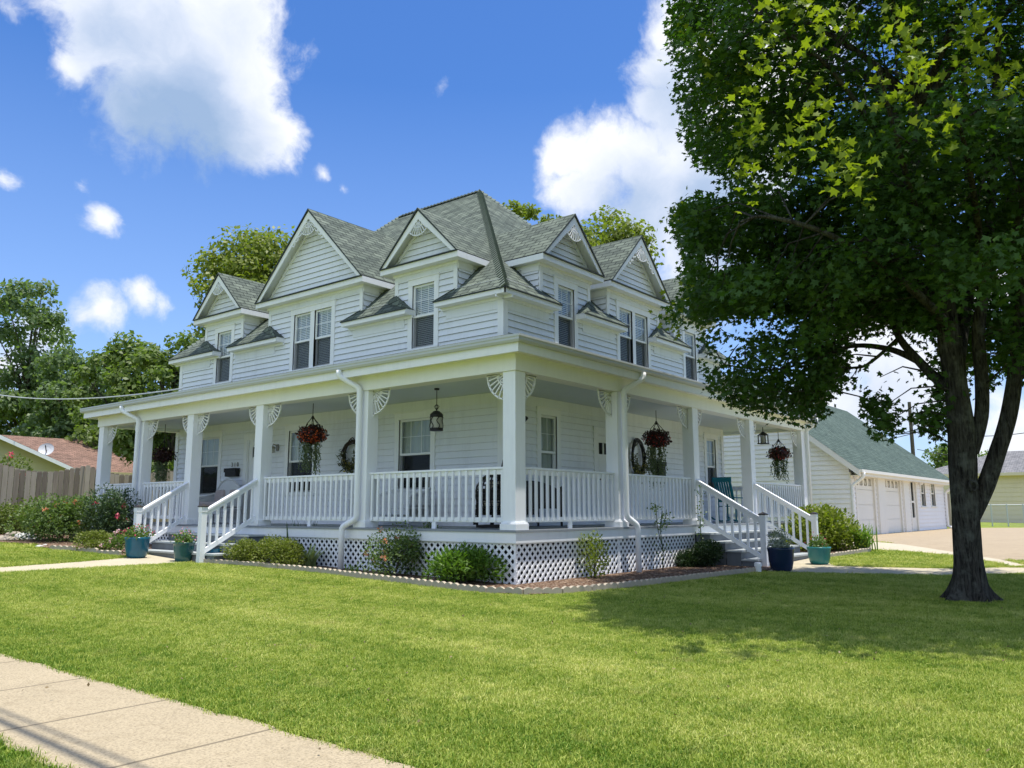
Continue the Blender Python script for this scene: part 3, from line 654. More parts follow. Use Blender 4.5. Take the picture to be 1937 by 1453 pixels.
def dormer(F, c, h, g, big=False):
    ud_side = (1, 0, 0) if F is FL else (0, 1, 0); ud = (0, 1, 0) if F is FL else (1, 0, 0)
    za = ZD+g*1.0; back = -((za-ZE)/PT-OV+.25); d = MB()
    # pediment siding + cheeks
    sl = 1.0
    siding(d, F, ZD+.10, za-.10, lambda z: [(c-(za-.06-z)/sl, c+(za-.06-z)/sl)])
    for s_ in (-1, 1):
        def FC(u, w_, z, s_=s_): return F(c+s_*(h+w_), -u, z)
        siding(d, FC, ZE+.1, 6.42, lambda z: [(0, max(.02, (z-ZE)/PT-OV+.12))])
    dm = d.build('dormer', [m_siding, m_lapshade], house)
    m = MB(); th = .035
    for s_ in (-1, 1):
        for k in (0,):
            ea = (c+s_*g, ZD); ap = (c, za)
            # shingle surface
            m.roofpoly([F(ea[0], OV+.03, ea[1]), F(ap[0], OV+.03, ap[1]), F(ap[0], back, ap[1]), F(ea[0], back+1.0, ea[1])], ud_side, 0)
            m.poly([F(ea[0], OV+.03, ea[1]), F(ap[0], OV+.03, ap[1]), F(ap[0], OV+.03, ap[1]-th*1.6), F(ea[0], OV+.03, ea[1]-th*1.2)], 1)
            m.poly([F(ea[0], OV+.03, ea[1]), F(ea[0], back+1.0, ea[1]), F(ea[0]-s_*.0, back+1.0, ea[1]-.02), F(ea[0], OV+.03, ea[1]-.02)], 1)
    # pent strip across the foot of the gable
    m.roofpoly([F(c-g+.06, OV+.035, ZD-.008), F(c+g-.06, OV+.035, ZD-.008), F(c+g-.22, .015, ZD+.13), F(c-g+.22, .015, ZD+.13)], ud, 0)
    m.fbox(F, c-g, c+g, OV-.005, OV+.034, ZD-.03, ZD-.012, 1)
    m.build('dormer_roof', [m_roof, m_roofdk], dm)
    e = MB()
    e.fbox(F, c-g, c+g, OV-.03, OV-.006, ZD-.15, ZD-.012)                      # front fascia
    for s_ in (-1, 1): e.fbox(F, c+s_*(g-.025), c+s_*g, OV-.03, back+1.2, ZD-.15, ZD-.004)
    e.poly([F(c-g+.02, OV-.03, ZD-.14), F(c+g-.02, OV-.03, ZD-.14), F(c+g-.02, back+1.2, ZD-.14), F(c-g+.02, back+1.2, ZD-.14)])
    e.fbox(F, c-h-.05, c+h+.05, .023, .06, ZD-.20, ZD-.142)
    for s_ in (-1, 1): e.fbox(F, c+s_*(h+.006), c+s_*(h+.035), .02, -.45, ZD-.30, ZD-.142)
    for s_ in (-1, 1):                                                        # rake boards and rake soffit
        p = (c+s_*g, ZD-.012); q = (c, za-.06)
        wd = .15
        e.hexa([F(p[0], OV, p[1]), F(p[0]-s_*wd*1.05, OV, p[1]), F(q[0], OV, q[1]-wd*1.3), F(q[0], OV, q[1]), F(p[0], OV-.028, p[1]), F(p[0]-s_*wd*1.05, OV-.028, p[1]), F(q[0], OV-.028, q[1]-wd*1.3), F(q[0], OV-.028, q[1])])
        e.poly([F(p[0]-s_*.01, OV-.028, p[1]), F(q[0], OV-.028, q[1]-.01), F(q[0], .0, q[1]-.01), F(p[0]-s_*.01, .0, p[1])])
        e.bar(F(c+s_*(g-.34), .03, ZD+.16), F(c, .03, za-.19), .04, .05)
    e.build('fascia', m_trim, dm)
    o_ = MB(); r_ = .36 if not big else .38
    fan(o_, F, c, za-.26-(.03 if big else 0), r_, R(225)-.02, R(315)+.02, OV-.012, .02, 7)
    if big:
        for s_ in (-1, 1):
            for k, (dd, rr) in enumerate(((.48, .085), (.64, .075), (.79, .06))):
                cx, cz = c+s_*(dd*.72), za-.17-dd*.78-.02; P = [(cx+rr*math.cos(t*math.pi/4), cz+rr*math.sin(t*math.pi/4)) for t in range(8)]
                for p, q in zip(P, P[1:]): o_.bar(F(p[0], OV-.012, p[1]), F(q[0], OV-.012, q[1]), .02, .03)
                o_.bar(F(cx, OV-.012, cz+rr), F(cx+s_*.07, OV-.012, cz-.0), .02, .03)
    o_.build('gable_ornament', m_trim, dm)
for (c, h, g) in GL: dormer(FL, c, h, g, g > 2)
for (c, h, g) in GR: dormer(FR, c, h, g, g > 1.3)

# ---- porch
XP, YP = 13.35, 14.38
mb = MB()
mb.box(0, XP, 0, DY, ZF-.035, ZF); mb.box(0, DX, DY, YP, ZF-.035, ZF); mb.box(XE, XP, DY, 5.0, ZF-.035, ZF)
pf = mb.build('porch_floor', m_deck, house)
mb = MB()
mb.box(.02, .05, .05, 6.55, ZF-.20, ZF-.037); mb.box(.02, .05, 9.75, YP-.02, ZF-.20, ZF-.037); mb.box(.02, 6.1, .02, .05, ZF-.20, ZF-.037); mb.box(9.6, XP-.02, .02, .05, ZF-.20, ZF-.037)
mb.box(.025, .05, 6.55, 9.75, ZF-.19, ZF-.037); mb.box(6.1, 9.6, .025, .05, ZF-.19, ZF-.037)
mb.box(XP-.05, XP-.02, .05, 5.0, ZF-.20, ZF-.037); mb.box(.05, DX, YP-.05, YP-.02, ZF-.2, ZF-.037)
mb.build('porch_skirt', m_trim, house)
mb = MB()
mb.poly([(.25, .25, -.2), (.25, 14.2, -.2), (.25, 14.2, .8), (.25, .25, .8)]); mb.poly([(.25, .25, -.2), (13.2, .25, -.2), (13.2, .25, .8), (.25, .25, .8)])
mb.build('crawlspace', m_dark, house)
def lattice(F, u0, u1, z0, z1, sp=.140, wd=.039):
    mb = MB(); H = z1-z0
    for sgn, wo in ((1, .006), (-1, -.003)):
        c = u0-H
        while c < u1+H:
            # line u = c + sgn*(z-z0)
            pts = []
            ua, ub = (c, c+sgn*H) if True else 0
            t0, t1 = 0.0, 1.0
            du = ub-ua
            for lo, hi in ((u0, u1),):
                ta = (lo-ua)/du; tb = (hi-ua)/du
                if ta > tb: ta, tb = tb, ta
                t0 = max(t0, ta); t1 = min(t1, tb)
            if t1-t0 > .03: mb.bar(F(ua+du*t0, wo, z0+H*t0), F(ua+du*t1, wo, z0+H*t1), .008, wd, up=(0, 0, 1))
            c += sp
    mb.fbox(F, u0, u1, .010, .016, z1-.03, z1); mb.fbox(F, u0, u0+.03, .010, .016, z0, z1-.03); mb.fbox(F, u1-.03, u1, .010, .016, z0, z1-.03)
    return mb.build('lattice', m_trim, house)
def FSL(u, w_, z): return (.075-w_, u, z)
def FSR(u, w_, z): return (u, .075-w_, z)
zt_ = ZF-.19
for a, b in ((.06, 3.4), (3.4, 6.62), (9.68, 11.9), (11.9, 14.3)): lattice(FSL, a, b, float(G(0, (a+b)/2))-.07, zt_)
for a, b in ((.06, 3.1), (3.1, 6.19), (9.55, 13.2)): lattice(FSR, a, b, float(G((a+b)/2, 0))-.07, zt_)
ZB = 3.385
PL = [.05, 3.55, 6.86, 9.60, 11.90, 14.03]; PR = [3.12, 6.25, 9.35, 12.97]; PW = .26
def post_mesh(mb):
    mb.box(0, PW, 0, PW, ZF+.0, ZB); mb.box(-.035, PW+.035, -.035, PW+.035, ZF, ZF+.10); mb.box(-.022, PW+.022, -.022, PW+.022, ZF+.10, ZF+.125)
mb = MB(); post_mesh(mb); P0 = mb.build('porch_post', m_rail, house, bevel=.006); P0.location = (.05, .05, 0)
posts = {('L', 0): P0}
for i, y in enumerate(PL[1:], 1): p = P0.copy(); COL.objects.link(p); p.parent = house; p.location = (.05, y, 0); posts[('L', i)] = p
for i, x in enumerate(PR, 1): p = P0.copy(); COL.objects.link(p); p.parent = house; p.location = (x, .05, 0); posts[('R', i)] = p
p = P0.copy(); COL.objects.link(p); p.parent = house; p.location = (12.97, 4.6, 0)
def bracket(key, horiz, side):
    """quarter sunburst in the angle of post and beam"""
    mb = MB(); r_ = .43; P = posts[key]
    Fp = (lambda u, w_, z: (PW/2-w_, u, z)) if horiz == 'L' else (lambda u, w_, z: (u, PW/2-w_, z))
    c = PW+.004 if side > 0 else -.004
    if side > 0: fan(mb, Fp, c, ZB-.004, r_, R(270), R(360), 0, .022, 7)
    else: fan(mb, Fp, c, ZB-.004, r_, R(180), R(270), 0, .022, 7)
    mb.fbox(Fp, c, c+side*.022, -.011, .011, ZB-r_-.05, ZB); mb.fbox(Fp, c, c+side*(r_+.03), -.011, .011, ZB-.022, ZB)
    mb.build('bracket', m_trim, P)
for i in range(6):
    if i < 5: bracket(('L', i), 'L', 1)
    if i > 0: bracket(('L', i), 'L', -1)
bracket(('L', 0), 'R', 1)
for i in range(1, 5):
    bracket(('R', i), 'R', -1)
    if i < 4: bracket(('R', i), 'R', 1)
# railings
count = [0]; rest = MB()
BW = .042
def rail(horiz, a, b, off=.18, own=True):
    F = (lambda u, w_, z: (off-w_, u, z)) if horiz == 'L' else (lambda u, w_, z: (u, off-w_, z))
    mb = MB()
    mb.fbox(F, a, b, -.055, .055, ZF+.965, ZF+1.0); mb.fbox(F, a, b, -.022, .022, ZF+.88, ZF+.965); mb.fbox(F, a, b, -.022, .022, ZF+.115, ZF+.195)
    if b-a > 2.5: mb.fbox(F, (a+b)/2-.045, (a+b)/2+.045, -.02, .02, ZF, ZF+.115)
    ro = mb.build('railing', m_rail, house, bevel=.004)
    n = int(round((b-a)/.152)); sp = (b-a)/n; base = None
    for k in range(n):
        u = a+(k+.5)*sp
        if own:
            if base is None:
                m2 = MB(); Fz = (lambda uu, w_, z: (-w_, uu, z)) if horiz == 'L' else (lambda uu, w_, z: (uu, -w_, z))
                m2.fbox(Fz, -BW/2, BW/2, .022, .06, ZF+.14, ZF+.955)
                base = m2.build('baluster', m_rail, ro); o_ = base
            else: o_ = base.copy(); COL.objects.link(o_); o_.parent = ro
            o_.location = (off, u, 0) if horiz == 'L' else (u, off, 0); count[0] += 1
        else: rest.fbox(F, u-BW/2, u+BW/2, .022, .06, ZF+.14, ZF+.955)
rail('L', .31, 3.55); rail('L', 3.81, 6.86); rail('L', 9.86, 11.9, own=False); rail('L', 12.16, 14.03, own=False)
rail('R', .31, 3.12); rail('R', 3.38, 6.25); rail('R', 9.61, 12.97, own=False)
rail('R', .31, 2.2, 14.16, own=False); rail('L', .31, 4.6, 13.1, own=False)
tag(rest.build('baluster', m_rail, house), 'square white balusters of the far railings', kind='stuff')
# beams, ceiling, soffit, fascia, gutter, porch roof
mb = MB()
mb.box(.02, .32, .02, YP-.05, ZB, 3.665); mb.box(.32, 13.25, .02, .32, ZB, 3.665); mb.box(.32, DX, YP-.35, YP-.05, ZB, 3.60); mb.box(12.95, 13.25, .32, 5.0, ZB, 3.60)
mb.build('porch_beam', m_soffit, house)
mb = MB(); z = 3.47
mb.poly([(.3, .3, z), (13.0, .3, z), (13.0, DY, z), (.3, DY, z)]); mb.poly([(.3, DY, z), (DX, DY, z), (DX, YP, z), (.3, YP, z)]); mb.poly([(XE, DY, z), (13.0, DY, z), (13.0, 5, z), (XE, 5, z)])
mb.build('porch_ceiling', m_ceil, house)
O1 = .21; YG = 14.62; XG = 13.62
mb = MB(); z = 3.655
mb.poly([(-O1, -O1, z), (XG, -O1, z), (XG, .05, z), (-O1, .05, z)]); mb.poly([(-O1, .05, z), (.05, .05, z), (.05, YG, z), (-O1, YG, z)]); mb.poly([(XG, 0, z), (13.2, 0, z), (13.2, 5, z), (XG, 5, z)])
mb.poly([(.05, YG, z), (DX+.6, YG, z), (DX+.6, YP-.06, z), (.05, YP-.06, z)])
mb.build('soffit', m_soffit, house)
mb = MB()
mb.box(-O1-.02, -O1, -O1-.02, YG, 3.62, 3.80); mb.box(-O1, XG, -O1-.02, -O1, 3.62, 3.80); mb.box(XG, XG+.02, -O1-.02, 5, 3.62, 3.80); mb.box(-O1-.02, DX+.6, YG, YG+.02, 3.62, 3.80)
mb.build('fascia', m_trim, house)
mb = MB(); g0, g1 = -O1-.02, -O1-.105
prof = [(g0, 3.765), (g1+.035, 3.765), (g1+.012, 3.80), (g1+.012, 3.83), (g1, 3.85), (g1, 3.88), (g1+.012, 3.88), (g0, 3.872)]
L_ = [(p, p, z) for p, z in prof]; n = len(prof)
A = [(p, YG+.1, z) for p, z in prof]; C_ = [(p, p, z) for p, z in prof]; B_ = [(XG+.1, p, z) for p, z in prof]
mb.mesh(A+C_+B_, [(i, (i+1) % n, n+(i+1) % n, n+i) for i in range(n)]+[(n+i, n+(i+1) % n, 2*n+(i+1) % n, 2*n+i) for i in range(n)]+[tuple(range(n)), tuple(range(2*n, 3*n))])
mb.build('gutter', m_gutter, house)
mb = MB(); e0 = -O1-.07; ze = 3.882
sl_ = (4.60-ze)/(DX-e0)
yt = YG+.02; hx = DX
mb.roofpoly([(e0, e0, ze), (DX, DY, 4.6), (DX, 13.2, 4.6), (e0, yt+.06, ze)], (0, 1, 0)); mb.roofpoly([(e0, e0, ze), (XG+.06, e0, ze), (XE, DY, 4.6), (DX, DY, 4.6)], (1, 0, 0))
mb.roofpoly([(XG+.06, e0, ze), (XG+.06, 6, ze), (XE, 6, 4.6), (XE, DY, 4.6)], (0, 1, 0)); mb.roofpoly([(e0, yt+.06, ze), (DX, 13.2, 4.6), (3.5, 14.1, 4.25), (3.5, yt+.06, ze)], (1, 0, 0))
mb.build('porch_roof', m_roof, house)
# downspouts
def downspout(pts, name='downspout', par=house, sz=(.10, .075)):
    mb = MB(); pts = [Vector(p) for p in pts]; out = [pts[0]]
    for a, b, c in zip(pts, pts[1:], pts[2:]):
        r_ = min(.07, (b-a).length*.4, (c-b).length*.4); p = b+(a-b).normalized()*r_; q = b+(c-b).normalized()*r_
        for k in range(4): t_ = k/3; out.append(p*(1-t_)**2+b*2*t_*(1-t_)+q*t_*t_)
    out.append(pts[-1]); mb.tube(out, sz[0]*.56, 8); return mb.build(name, m_rail, par, smooth=True)
downspout([(-.27, 4.02, 3.77), (-.27, 4.02, 3.66), (-.03, 3.70, 3.42), (-.03, 3.70, 1.02), (-.13, 3.98, .87), (-.13, 3.98, float(G(0, 4))+.02)])
downspout([(-.27, 12.45, 3.77), (-.27, 12.45, 3.66), (-.03, 12.03, 3.42), (-.03, 12.03, 1.05), (-.15, 12.4, .82), (-.15, 12.4, .38)])
downspout([(3.58, -.27, 3.77), (3.58, -.27, 3.66), (3.25, -.03, 3.42), (3.25, -.03, 1.05), (3.50, -.12, .88), (3.50, -.12, .02)])
downspout([(13.33, -.27, 3.77), (13.33, -.27, 3.6), (13.28, -.0, 3.42), (13.28, -.0, .8)])
# stairs
def stairs(F, u0, u1, n, zg, td, rails, newz, own):
    st = MB(); tr = MB(); h = (ZF-zg)/n
    for k in range(1, n):
        z = ZF-k*h
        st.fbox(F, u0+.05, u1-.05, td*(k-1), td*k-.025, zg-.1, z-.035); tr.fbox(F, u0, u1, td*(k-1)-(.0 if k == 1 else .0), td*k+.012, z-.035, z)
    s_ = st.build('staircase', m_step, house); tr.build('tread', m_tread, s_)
    out = td*(n-1)+.06
    for (ua, pu, own_) in rails:
        mb = MB(); mb.fbox(F, ua-.06, ua+.06, out-.06, out+.06, zg-.05, newz); mb.fbox(F, ua-.067, ua+.067, out-.067, out+.067, newz-.10, newz)
        nw = mb.build('newel_post', m_rail, house, bevel=.004)
        mb = MB(); c = F(ua, out, newz); q = [F(ua-.078, out-.078, newz), F(ua+.078, out-.078, newz), F(ua+.078, out+.078, newz), F(ua-.078, out+.078, newz)]; q2 = [(x, y, z+.018) for x, y, z in q]
        mb.hexa(q+q2); mb.mesh(q2+[(c[0], c[1], c[2]+.06)], [(0, 1, 4), (1, 2, 4), (2, 3, 4), (3, 0, 4)]); mb.build('post_cap', m_cap, nw)
        p0 = F(ua, out-.05, newz-.07); p1 = F(pu, -.05, ZF+.955)
        b0 = F(ua, out-.05, newz-.86); b1 = F(pu, -.05, ZF+.17)
        mb = MB(); mb.bar(p0, p1, .11, .04); mb.bar(tuple(np.array(p0)-(0, 0, .065)), tuple(np.array(p1)-(0, 0, .065)), .042, .085); mb.bar(b0, b1, .042, .09)
        rl = mb.build('stair_railing', m_rail, house, bevel=.003); nb = 8 if out > 1.2 else 7
        tgt = None if own_ else MB()
        for k in range(nb):
            t_ = (k+.75)/(nb+.4); P = np.array(p0)*(1-t_)+np.array(p1)*t_; Q = np.array(b0)*(1-t_)+np.array(b1)*t_
            m2 = tgt or MB(); s2 = .022; m2.box(P[0]-s2, P[0]+s2, P[1]-s2, P[1]+s2, Q[2]+.03, P[2]-.09)
            if not tgt: m2.build('baluster', m_rail, rl); count[0] += 1
        if tgt: tag(tgt.build('baluster', m_rail, rl))
def FST(u, w_, z): return (0.02-w_, u, z)
def FSRr(u, w_, z): return (u, 0.02-w_, z)
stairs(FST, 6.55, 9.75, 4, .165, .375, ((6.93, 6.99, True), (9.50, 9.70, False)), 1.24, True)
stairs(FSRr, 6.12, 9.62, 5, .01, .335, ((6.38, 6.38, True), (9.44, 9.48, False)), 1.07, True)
# ---- small fittings on the house walls
def num_font(txt, loc, rot, size, mat, name, par, ext=.006):
    cu = bpy.data.curves.new(name, 'FONT'); cu.body = txt; cu.size = size; cu.extrude = ext; cu.align_x = 'CENTER'; cu.materials.append(mat)
    o = bpy.data.objects.new(name, cu); COL.objects.link(o); 
    bpy.context.view_layer.update(); me = bpy.data.meshes.new_from_object(o); bpy.data.objects.remove(o)
    o = bpy.data.objects.new(name, me); COL.objects.link(o); o.location = loc; o.rotation_euler = rot; o.parent = par; return o
m_num = plain('number_metal', (.28, .26, .22), .4, .1, metal=.5)
for k, ch in enumerate('310'): num_font(ch, (DX-.035, 11.26-.13*k, 2.31), (R(90), 0, R(-90)), .16, m_num, 'house_number', house)

# ------------------------------------------------------------------ things on the porch
m_wicker = plain('white_wicker', (.62, .64, .66), .6, .12, 30, .6, 120)
m_cush = plain('cushion', (.42, .36, .36), .8, .25, 9)
m_teal = plain('teal_paint', (.008, .20, .24), .35, .12, 6)
m_bluepot = plain('blue_glaze', (.008, .10, .17), .22, .25, 4, .1, 30, 0, .5)
m_greenpot = plain('green_glaze', (.02, .095, .10), .25, .35, 5, .1, 30, 0, .5)
m_navypot = plain('navy_glaze', (.008, .022, .06), .25, .25, 4, .1, 30, 0, .5)
m_turqpot = plain('turquoise_glaze', (.03, .20, .20), .3, .3, 5, .1, 30, 0, .5)
m_soil = plain('potting_soil', (.04, .028, .02), .95, .4, 40)
m_cream = plain('cream_fabric', (.42, .38, .28), .8, .15, 10)
m_lamp = plain('lantern_glass', (.45, .44, .38), .3, .2, 30)
m_dkleaf = leafmat('begonia_leaf', (.030, .010, .012), (.06, .02, .018), .2)
m_redfl = leafmat('red_blossom', (.60, .04, .02), (.80, .22, .06), .3, tk=(1.2, .8, .6))
m_dkred = leafmat('dark_red_blossom', (.38, .02, .03), (.55, .08, .06), .3, tk=(1.2, .8, .6))
m_moss = leafmat('trailing_moss', (.10, .13, .07), (.20, .24, .14), .3)
def strands(mb_pts, n, top, spread, length, width=.012):
    """hanging ribbons as leaf arrays: centres, normals, sizes, tangents"""
    C = []; N = []; S = []; T = []
    for k in range(n):
        x, y = rng.normal(0, spread, 2); L = length*rng.uniform(.55, 1); z = top-rng.uniform(0, .1); ph = rng.uniform(0, 6)
        while z > top-L:
            C.append((x+.012*math.sin(z*20+ph), y+.012*math.cos(z*17+ph), z)); N.append(rng.normal(size=3)); S.append(rng.uniform(.05, .085)); T.append((rng.normal(0, .35), rng.normal(0, .35), -1)); z -= .035
    return np.array(C), np.array(N), np.array(S), np.array(T)
def basket(loc, zhook, label, flower, trail, tl=.8, seed=0, dark=False):
    b = thing('hanging_basket', label, 'hanging basket', loc, 'hanging flower baskets on the porch')
    H = zhook-loc[2]
    mb = MB(); mb.tube([(0, 0, H), (0, 0, .40)], .008, 6); mb.tube([(0, 0, .42), (0, 0, .34)], .022, 8)
    for k in range(6):
        a = k*math.pi/3; P = [(0.015, .40), (.06, .33), (.13, .25), (.17, .14), (.18, 0)]
        mb.tube([(r_*math.cos(a), r_*math.sin(a), z) for r_, z in P], .0075, 5)
        c = (.125*math.cos(a+.5), .125*math.sin(a+.5)); mb.tube([(c[0]+.05*math.cos(t*math.pi/4)*math.cos(a+.5), c[1]+.05*math.cos(t*math.pi/4)*math.sin(a+.5), .12+.05*math.sin(t*math.pi/4)) for t in range(9)], .006, 4)
    for z, r_ in ((0, .19), (.16, .165)): mb.tube([(r_*math.cos(t*math.pi/10), r_*math.sin(t*math.pi/10), z) for t in range(21)], .008, 5)
    mb.build('wire_cage', m_black, b)
    mb = MB(); mb.lathe([(0, -.17), (.09, -.15), (.15, -.08), (.18, .01), (.165, .012), (.13, -.02), (0, -.02)], (0, 0, 0), 18); mb.build('basket_bowl', m_soil, b, smooth=True)
    n = 900; u = unit(rng.normal(size=(n, 3))); r_ = rng.uniform(.55, 1.12, n)[:, None]
    C = u*r_*np.array([.30, .30, .19])+np.array([0, 0, .02]); leaves('foliage', C, u+rng.normal(0, .5, (n, 3)), rng.uniform(.05, .09, n), RH, m_dkleaf, b)
    n = 520 if not dark else 150; u = unit(rng.normal(size=(n, 3))+np.array([0, 0, -.25])); C = u*rng.uniform(.85, 1.12, n)[:, None]*np.array([.29, .29, .17])+np.array([0, 0, .0])
    leaves('blossom', C, u+rng.normal(0, .4, (n, 3)), rng.uniform(.035, .055, n), RH, flower, b)
    C, N, S, T = strands(None, 34, -.1, .065, tl); C2, N2, S2, T2 = strands(None, 22, -.1, .05, tl*1.15)
    C[:, 0] -= .06; C[:, 1] += .07; C2[:, 0] += .05; C2[:, 1] -= .07
    leaves('trailing_vine', np.vstack([C, C2]), np.vstack([N, N2]), np.hstack([S, S2])*.8, RH, trail, b, np.vstack([T, T2]))
    return b
m_vine1 = leafmat('green_vine', (.05, .09, .03), (.12, .17, .07), .3)
basket((1.0, 6.42, 2.78), 3.47, 'wire hanging basket of bright orange-red blossoms in front of the porch window', m_redfl, m_moss, .72)
basket((1.1, 6.5, 2.80), 3.47, 'hanging basket of dark red blossoms with long grey-green moss, right of the oval wreath', m_dkred, m_moss, 1.05, dark=True).location = (6.54, 1.1, 2.76)
b3 = basket((13.5, 1.1, 2.85), 3.47, 'dark red hanging basket near the far right porch post, white garage wall behind', m_dkred, m_vine1, .62, dark=True); b3.location = (12.55, .55, 2.72)
basket((1.2, 13.0, 2.62), 3.47, 'dark hanging basket at the left end of the porch against the trees', m_dkleaf, m_moss, .75, dark=True)
# lanterns
def lantern(loc, zhook, label, sc=1.0):
    t = thing('lantern', label, 'lantern', loc); mb = MB(); H = zhook-loc[2]
    mb.tube([(0, 0, H), (0, 0, .36*sc)], .008, 6); mb.tube([(0, 0, H), (0, 0, H-.03)], .05, 10)
    for k in range(4):
        a = k*math.pi/2+.4; mb.tube([(.0, 0, .38*sc), (.05*math.cos(a), .05*math.sin(a), .34*sc), (.02*math.cos(a), .02*math.sin(a), .30*sc), (0, 0, .27*sc)], .007, 5)
    mb.lathe([(0, .27*sc), (.06*sc, .25*sc), (.115*sc, .2*sc), (.125*sc, .185*sc), (.125*sc, .13*sc), (.118*sc, .13*sc), (.118*sc, .18*sc)], n=18)
    mb.lathe([(.125*sc, -.07*sc), (.13*sc, -.12*sc), (.11*sc, -.125*sc), (0, -.125*sc)], n=18)
    for k in range(6):
        a = k*math.pi/3
        P = [(.123*sc*math.cos(a+.26*math.sin(t*1.2)), .123*sc*math.sin(a+.26*math.sin(t*1.2)), -.08*sc+.22*sc*t/6) for t in range(7)]; mb.tube(P, .008*sc, 4)
    mb.build('lantern_frame', m_black, t)
    mb = MB(); mb.lathe([(.108*sc, -.1*sc), (.108*sc, .15*sc)], n=18); mb.build('lamp_shade', m_lamp, t, smooth=True)
lantern((1.1, 2.80, 2.78), 3.47, 'dark metal hanging lantern with patterned glass between the porch window and corner post')
t = thing('lantern', 'small square dark lantern hanging at the right end of the porch', 'lantern', (12.2, .85, 3.22)); mb = MB()
for sx in (-1, 1):
    for sy in (-1, 1): mb.box(sx*.1-.012, sx*.1+.012, sy*.1-.012, sy*.1+.012, -.2, .02)
mb.box(-.125, .125, -.125, .125, -.225, -.2); mb.lathe([(.17, .02), (.05, .1), (.03, .12), (0, .12)], n=4); mb.tube([(0, 0, .1), (0, 0, .25)], .01, 6); mb.build('lantern_frame', m_black, t)
mb = MB(); mb.tube([(0, 0, -.2), (0, 0, .0)], .05, 10); mb.build('lamp_shade', m_lamp, t)
# wreaths
def wreath(F, u, z, rx, rz, label, twig, green):
    t = thing('wreath', label, 'wreath', F(u, .08, z)); F0 = (lambda a, b, c: (-b, a, c)) if F is FL else (lambda a, b, c: (a, -b, c))
    mb = MB()
    for k in range(16):
        ph = rng.uniform(0, 6); o1 = rng.normal(0, .025, 3)
        mb.tube([F0((rx+o1[0]+.02*math.sin(5*a+ph))*math.cos(a), .02+.03*math.sin(3*a+ph), (rz+o1[1]+.02*math.cos(4*a+ph))*math.sin(a)) for a in np.linspace(0, 2*math.pi, 25)], .011, 4, cap=False)
    mb.build('twig_ring', twig, t)
    n = 260; a = rng.uniform(R(170), R(380), n); C = np.array([F0((rx+rng.normal(0, .06))*math.cos(x), .05+abs(rng.normal(0, .04)), (rz+rng.normal(0, .07))*math.sin(x)-.02) for x in a])
    leaves('foliage', C, rng.normal(size=(n, 3)), rng.uniform(.07, .14, n), LONG, green[0], t)
    n = 60; a = rng.uniform(R(200), R(340), n); C = np.array([F0((rx+rng.normal(0, .05))*math.cos(x), .09, (rz+rng.normal(0, .06))*math.sin(x)) for x in a])
    leaves('blossom', C, rng.normal(size=(n, 3)), rng.uniform(.04, .08, n), RH, green[1], t)
m_sage = leafmat('sage_leaf', (.05, .06, .025), (.16, .17, .08), .2); m_yellow = leafmat('yellow_blossom', (.38, .28, .05), (.5, .42, .18), .3)
m_twig = plain('twig', (.045, .03, .022), .85, .4, 30)
wreath(FL, 6.42, 2.42, .26, .30, 'bushy twig wreath with green sprigs on the white wall beside the downspout', m_twig, (m_sage, m_yellow))
wreath(FR, 7.20, 2.42, .27, .42, 'tall oval dark twig wreath with yellow-green flowers on the white wall', m_black, (m_sage, m_yellow))
# mailboxes and wall light
def mailbox(F, u, z, label, wd=.5, h=.2):
    t = thing('mailbox', label, 'mailbox', F(u, .02, z)); F0 = (lambda a, b, c: (-b, a, c)) if F is FL else (lambda a, b, c: (a, -b, c))
    mb = MB(); mb.fbox(F0, -wd/2, wd/2, 0, .13, -h/2, h/2); mb.build('box', m_black, t, bevel=.012)
    mb = MB(); mb.fbox(F0, -wd/2-.01, wd/2+.01, -.0, .15, h/2-.015, h/2+.015); mb.fbox(F0, -wd/2-.01, wd/2+.01, .135, .15, h/2-.09, h/2); mb.build('lid', m_black, t)
mailbox(FL, 11.16, 2.15, 'black wall mailbox under the house numbers'); mailbox(FR, 8.30, 2.18, 'dark mailbox on the wall behind the long grey moss', .34, .34)
t = thing('wall_light', 'small brass and glass porch light beside the front door', 'wall light', FL(9.30, .03, 2.72)); mb = MB()
mb.box(-.02, .0, -.05, .05, -.08, .08); mb.tube([(0, 0, .03), (-.12, 0, .08), (-.15, 0, .02)], .012, 6); mb.lathe([(.02, .03), (.09, -.02), (.085, -.03), (.0, -.03)], (-.15, 0, 0), 10); mb.build('lamp_arm', m_num, t)
mb = MB(); mb.lathe([(.05, -.03), (.065, -.13), (.0, -.15)], (-.15, 0, 0), 10); mb.build('lamp_shade', m_lamp, t)
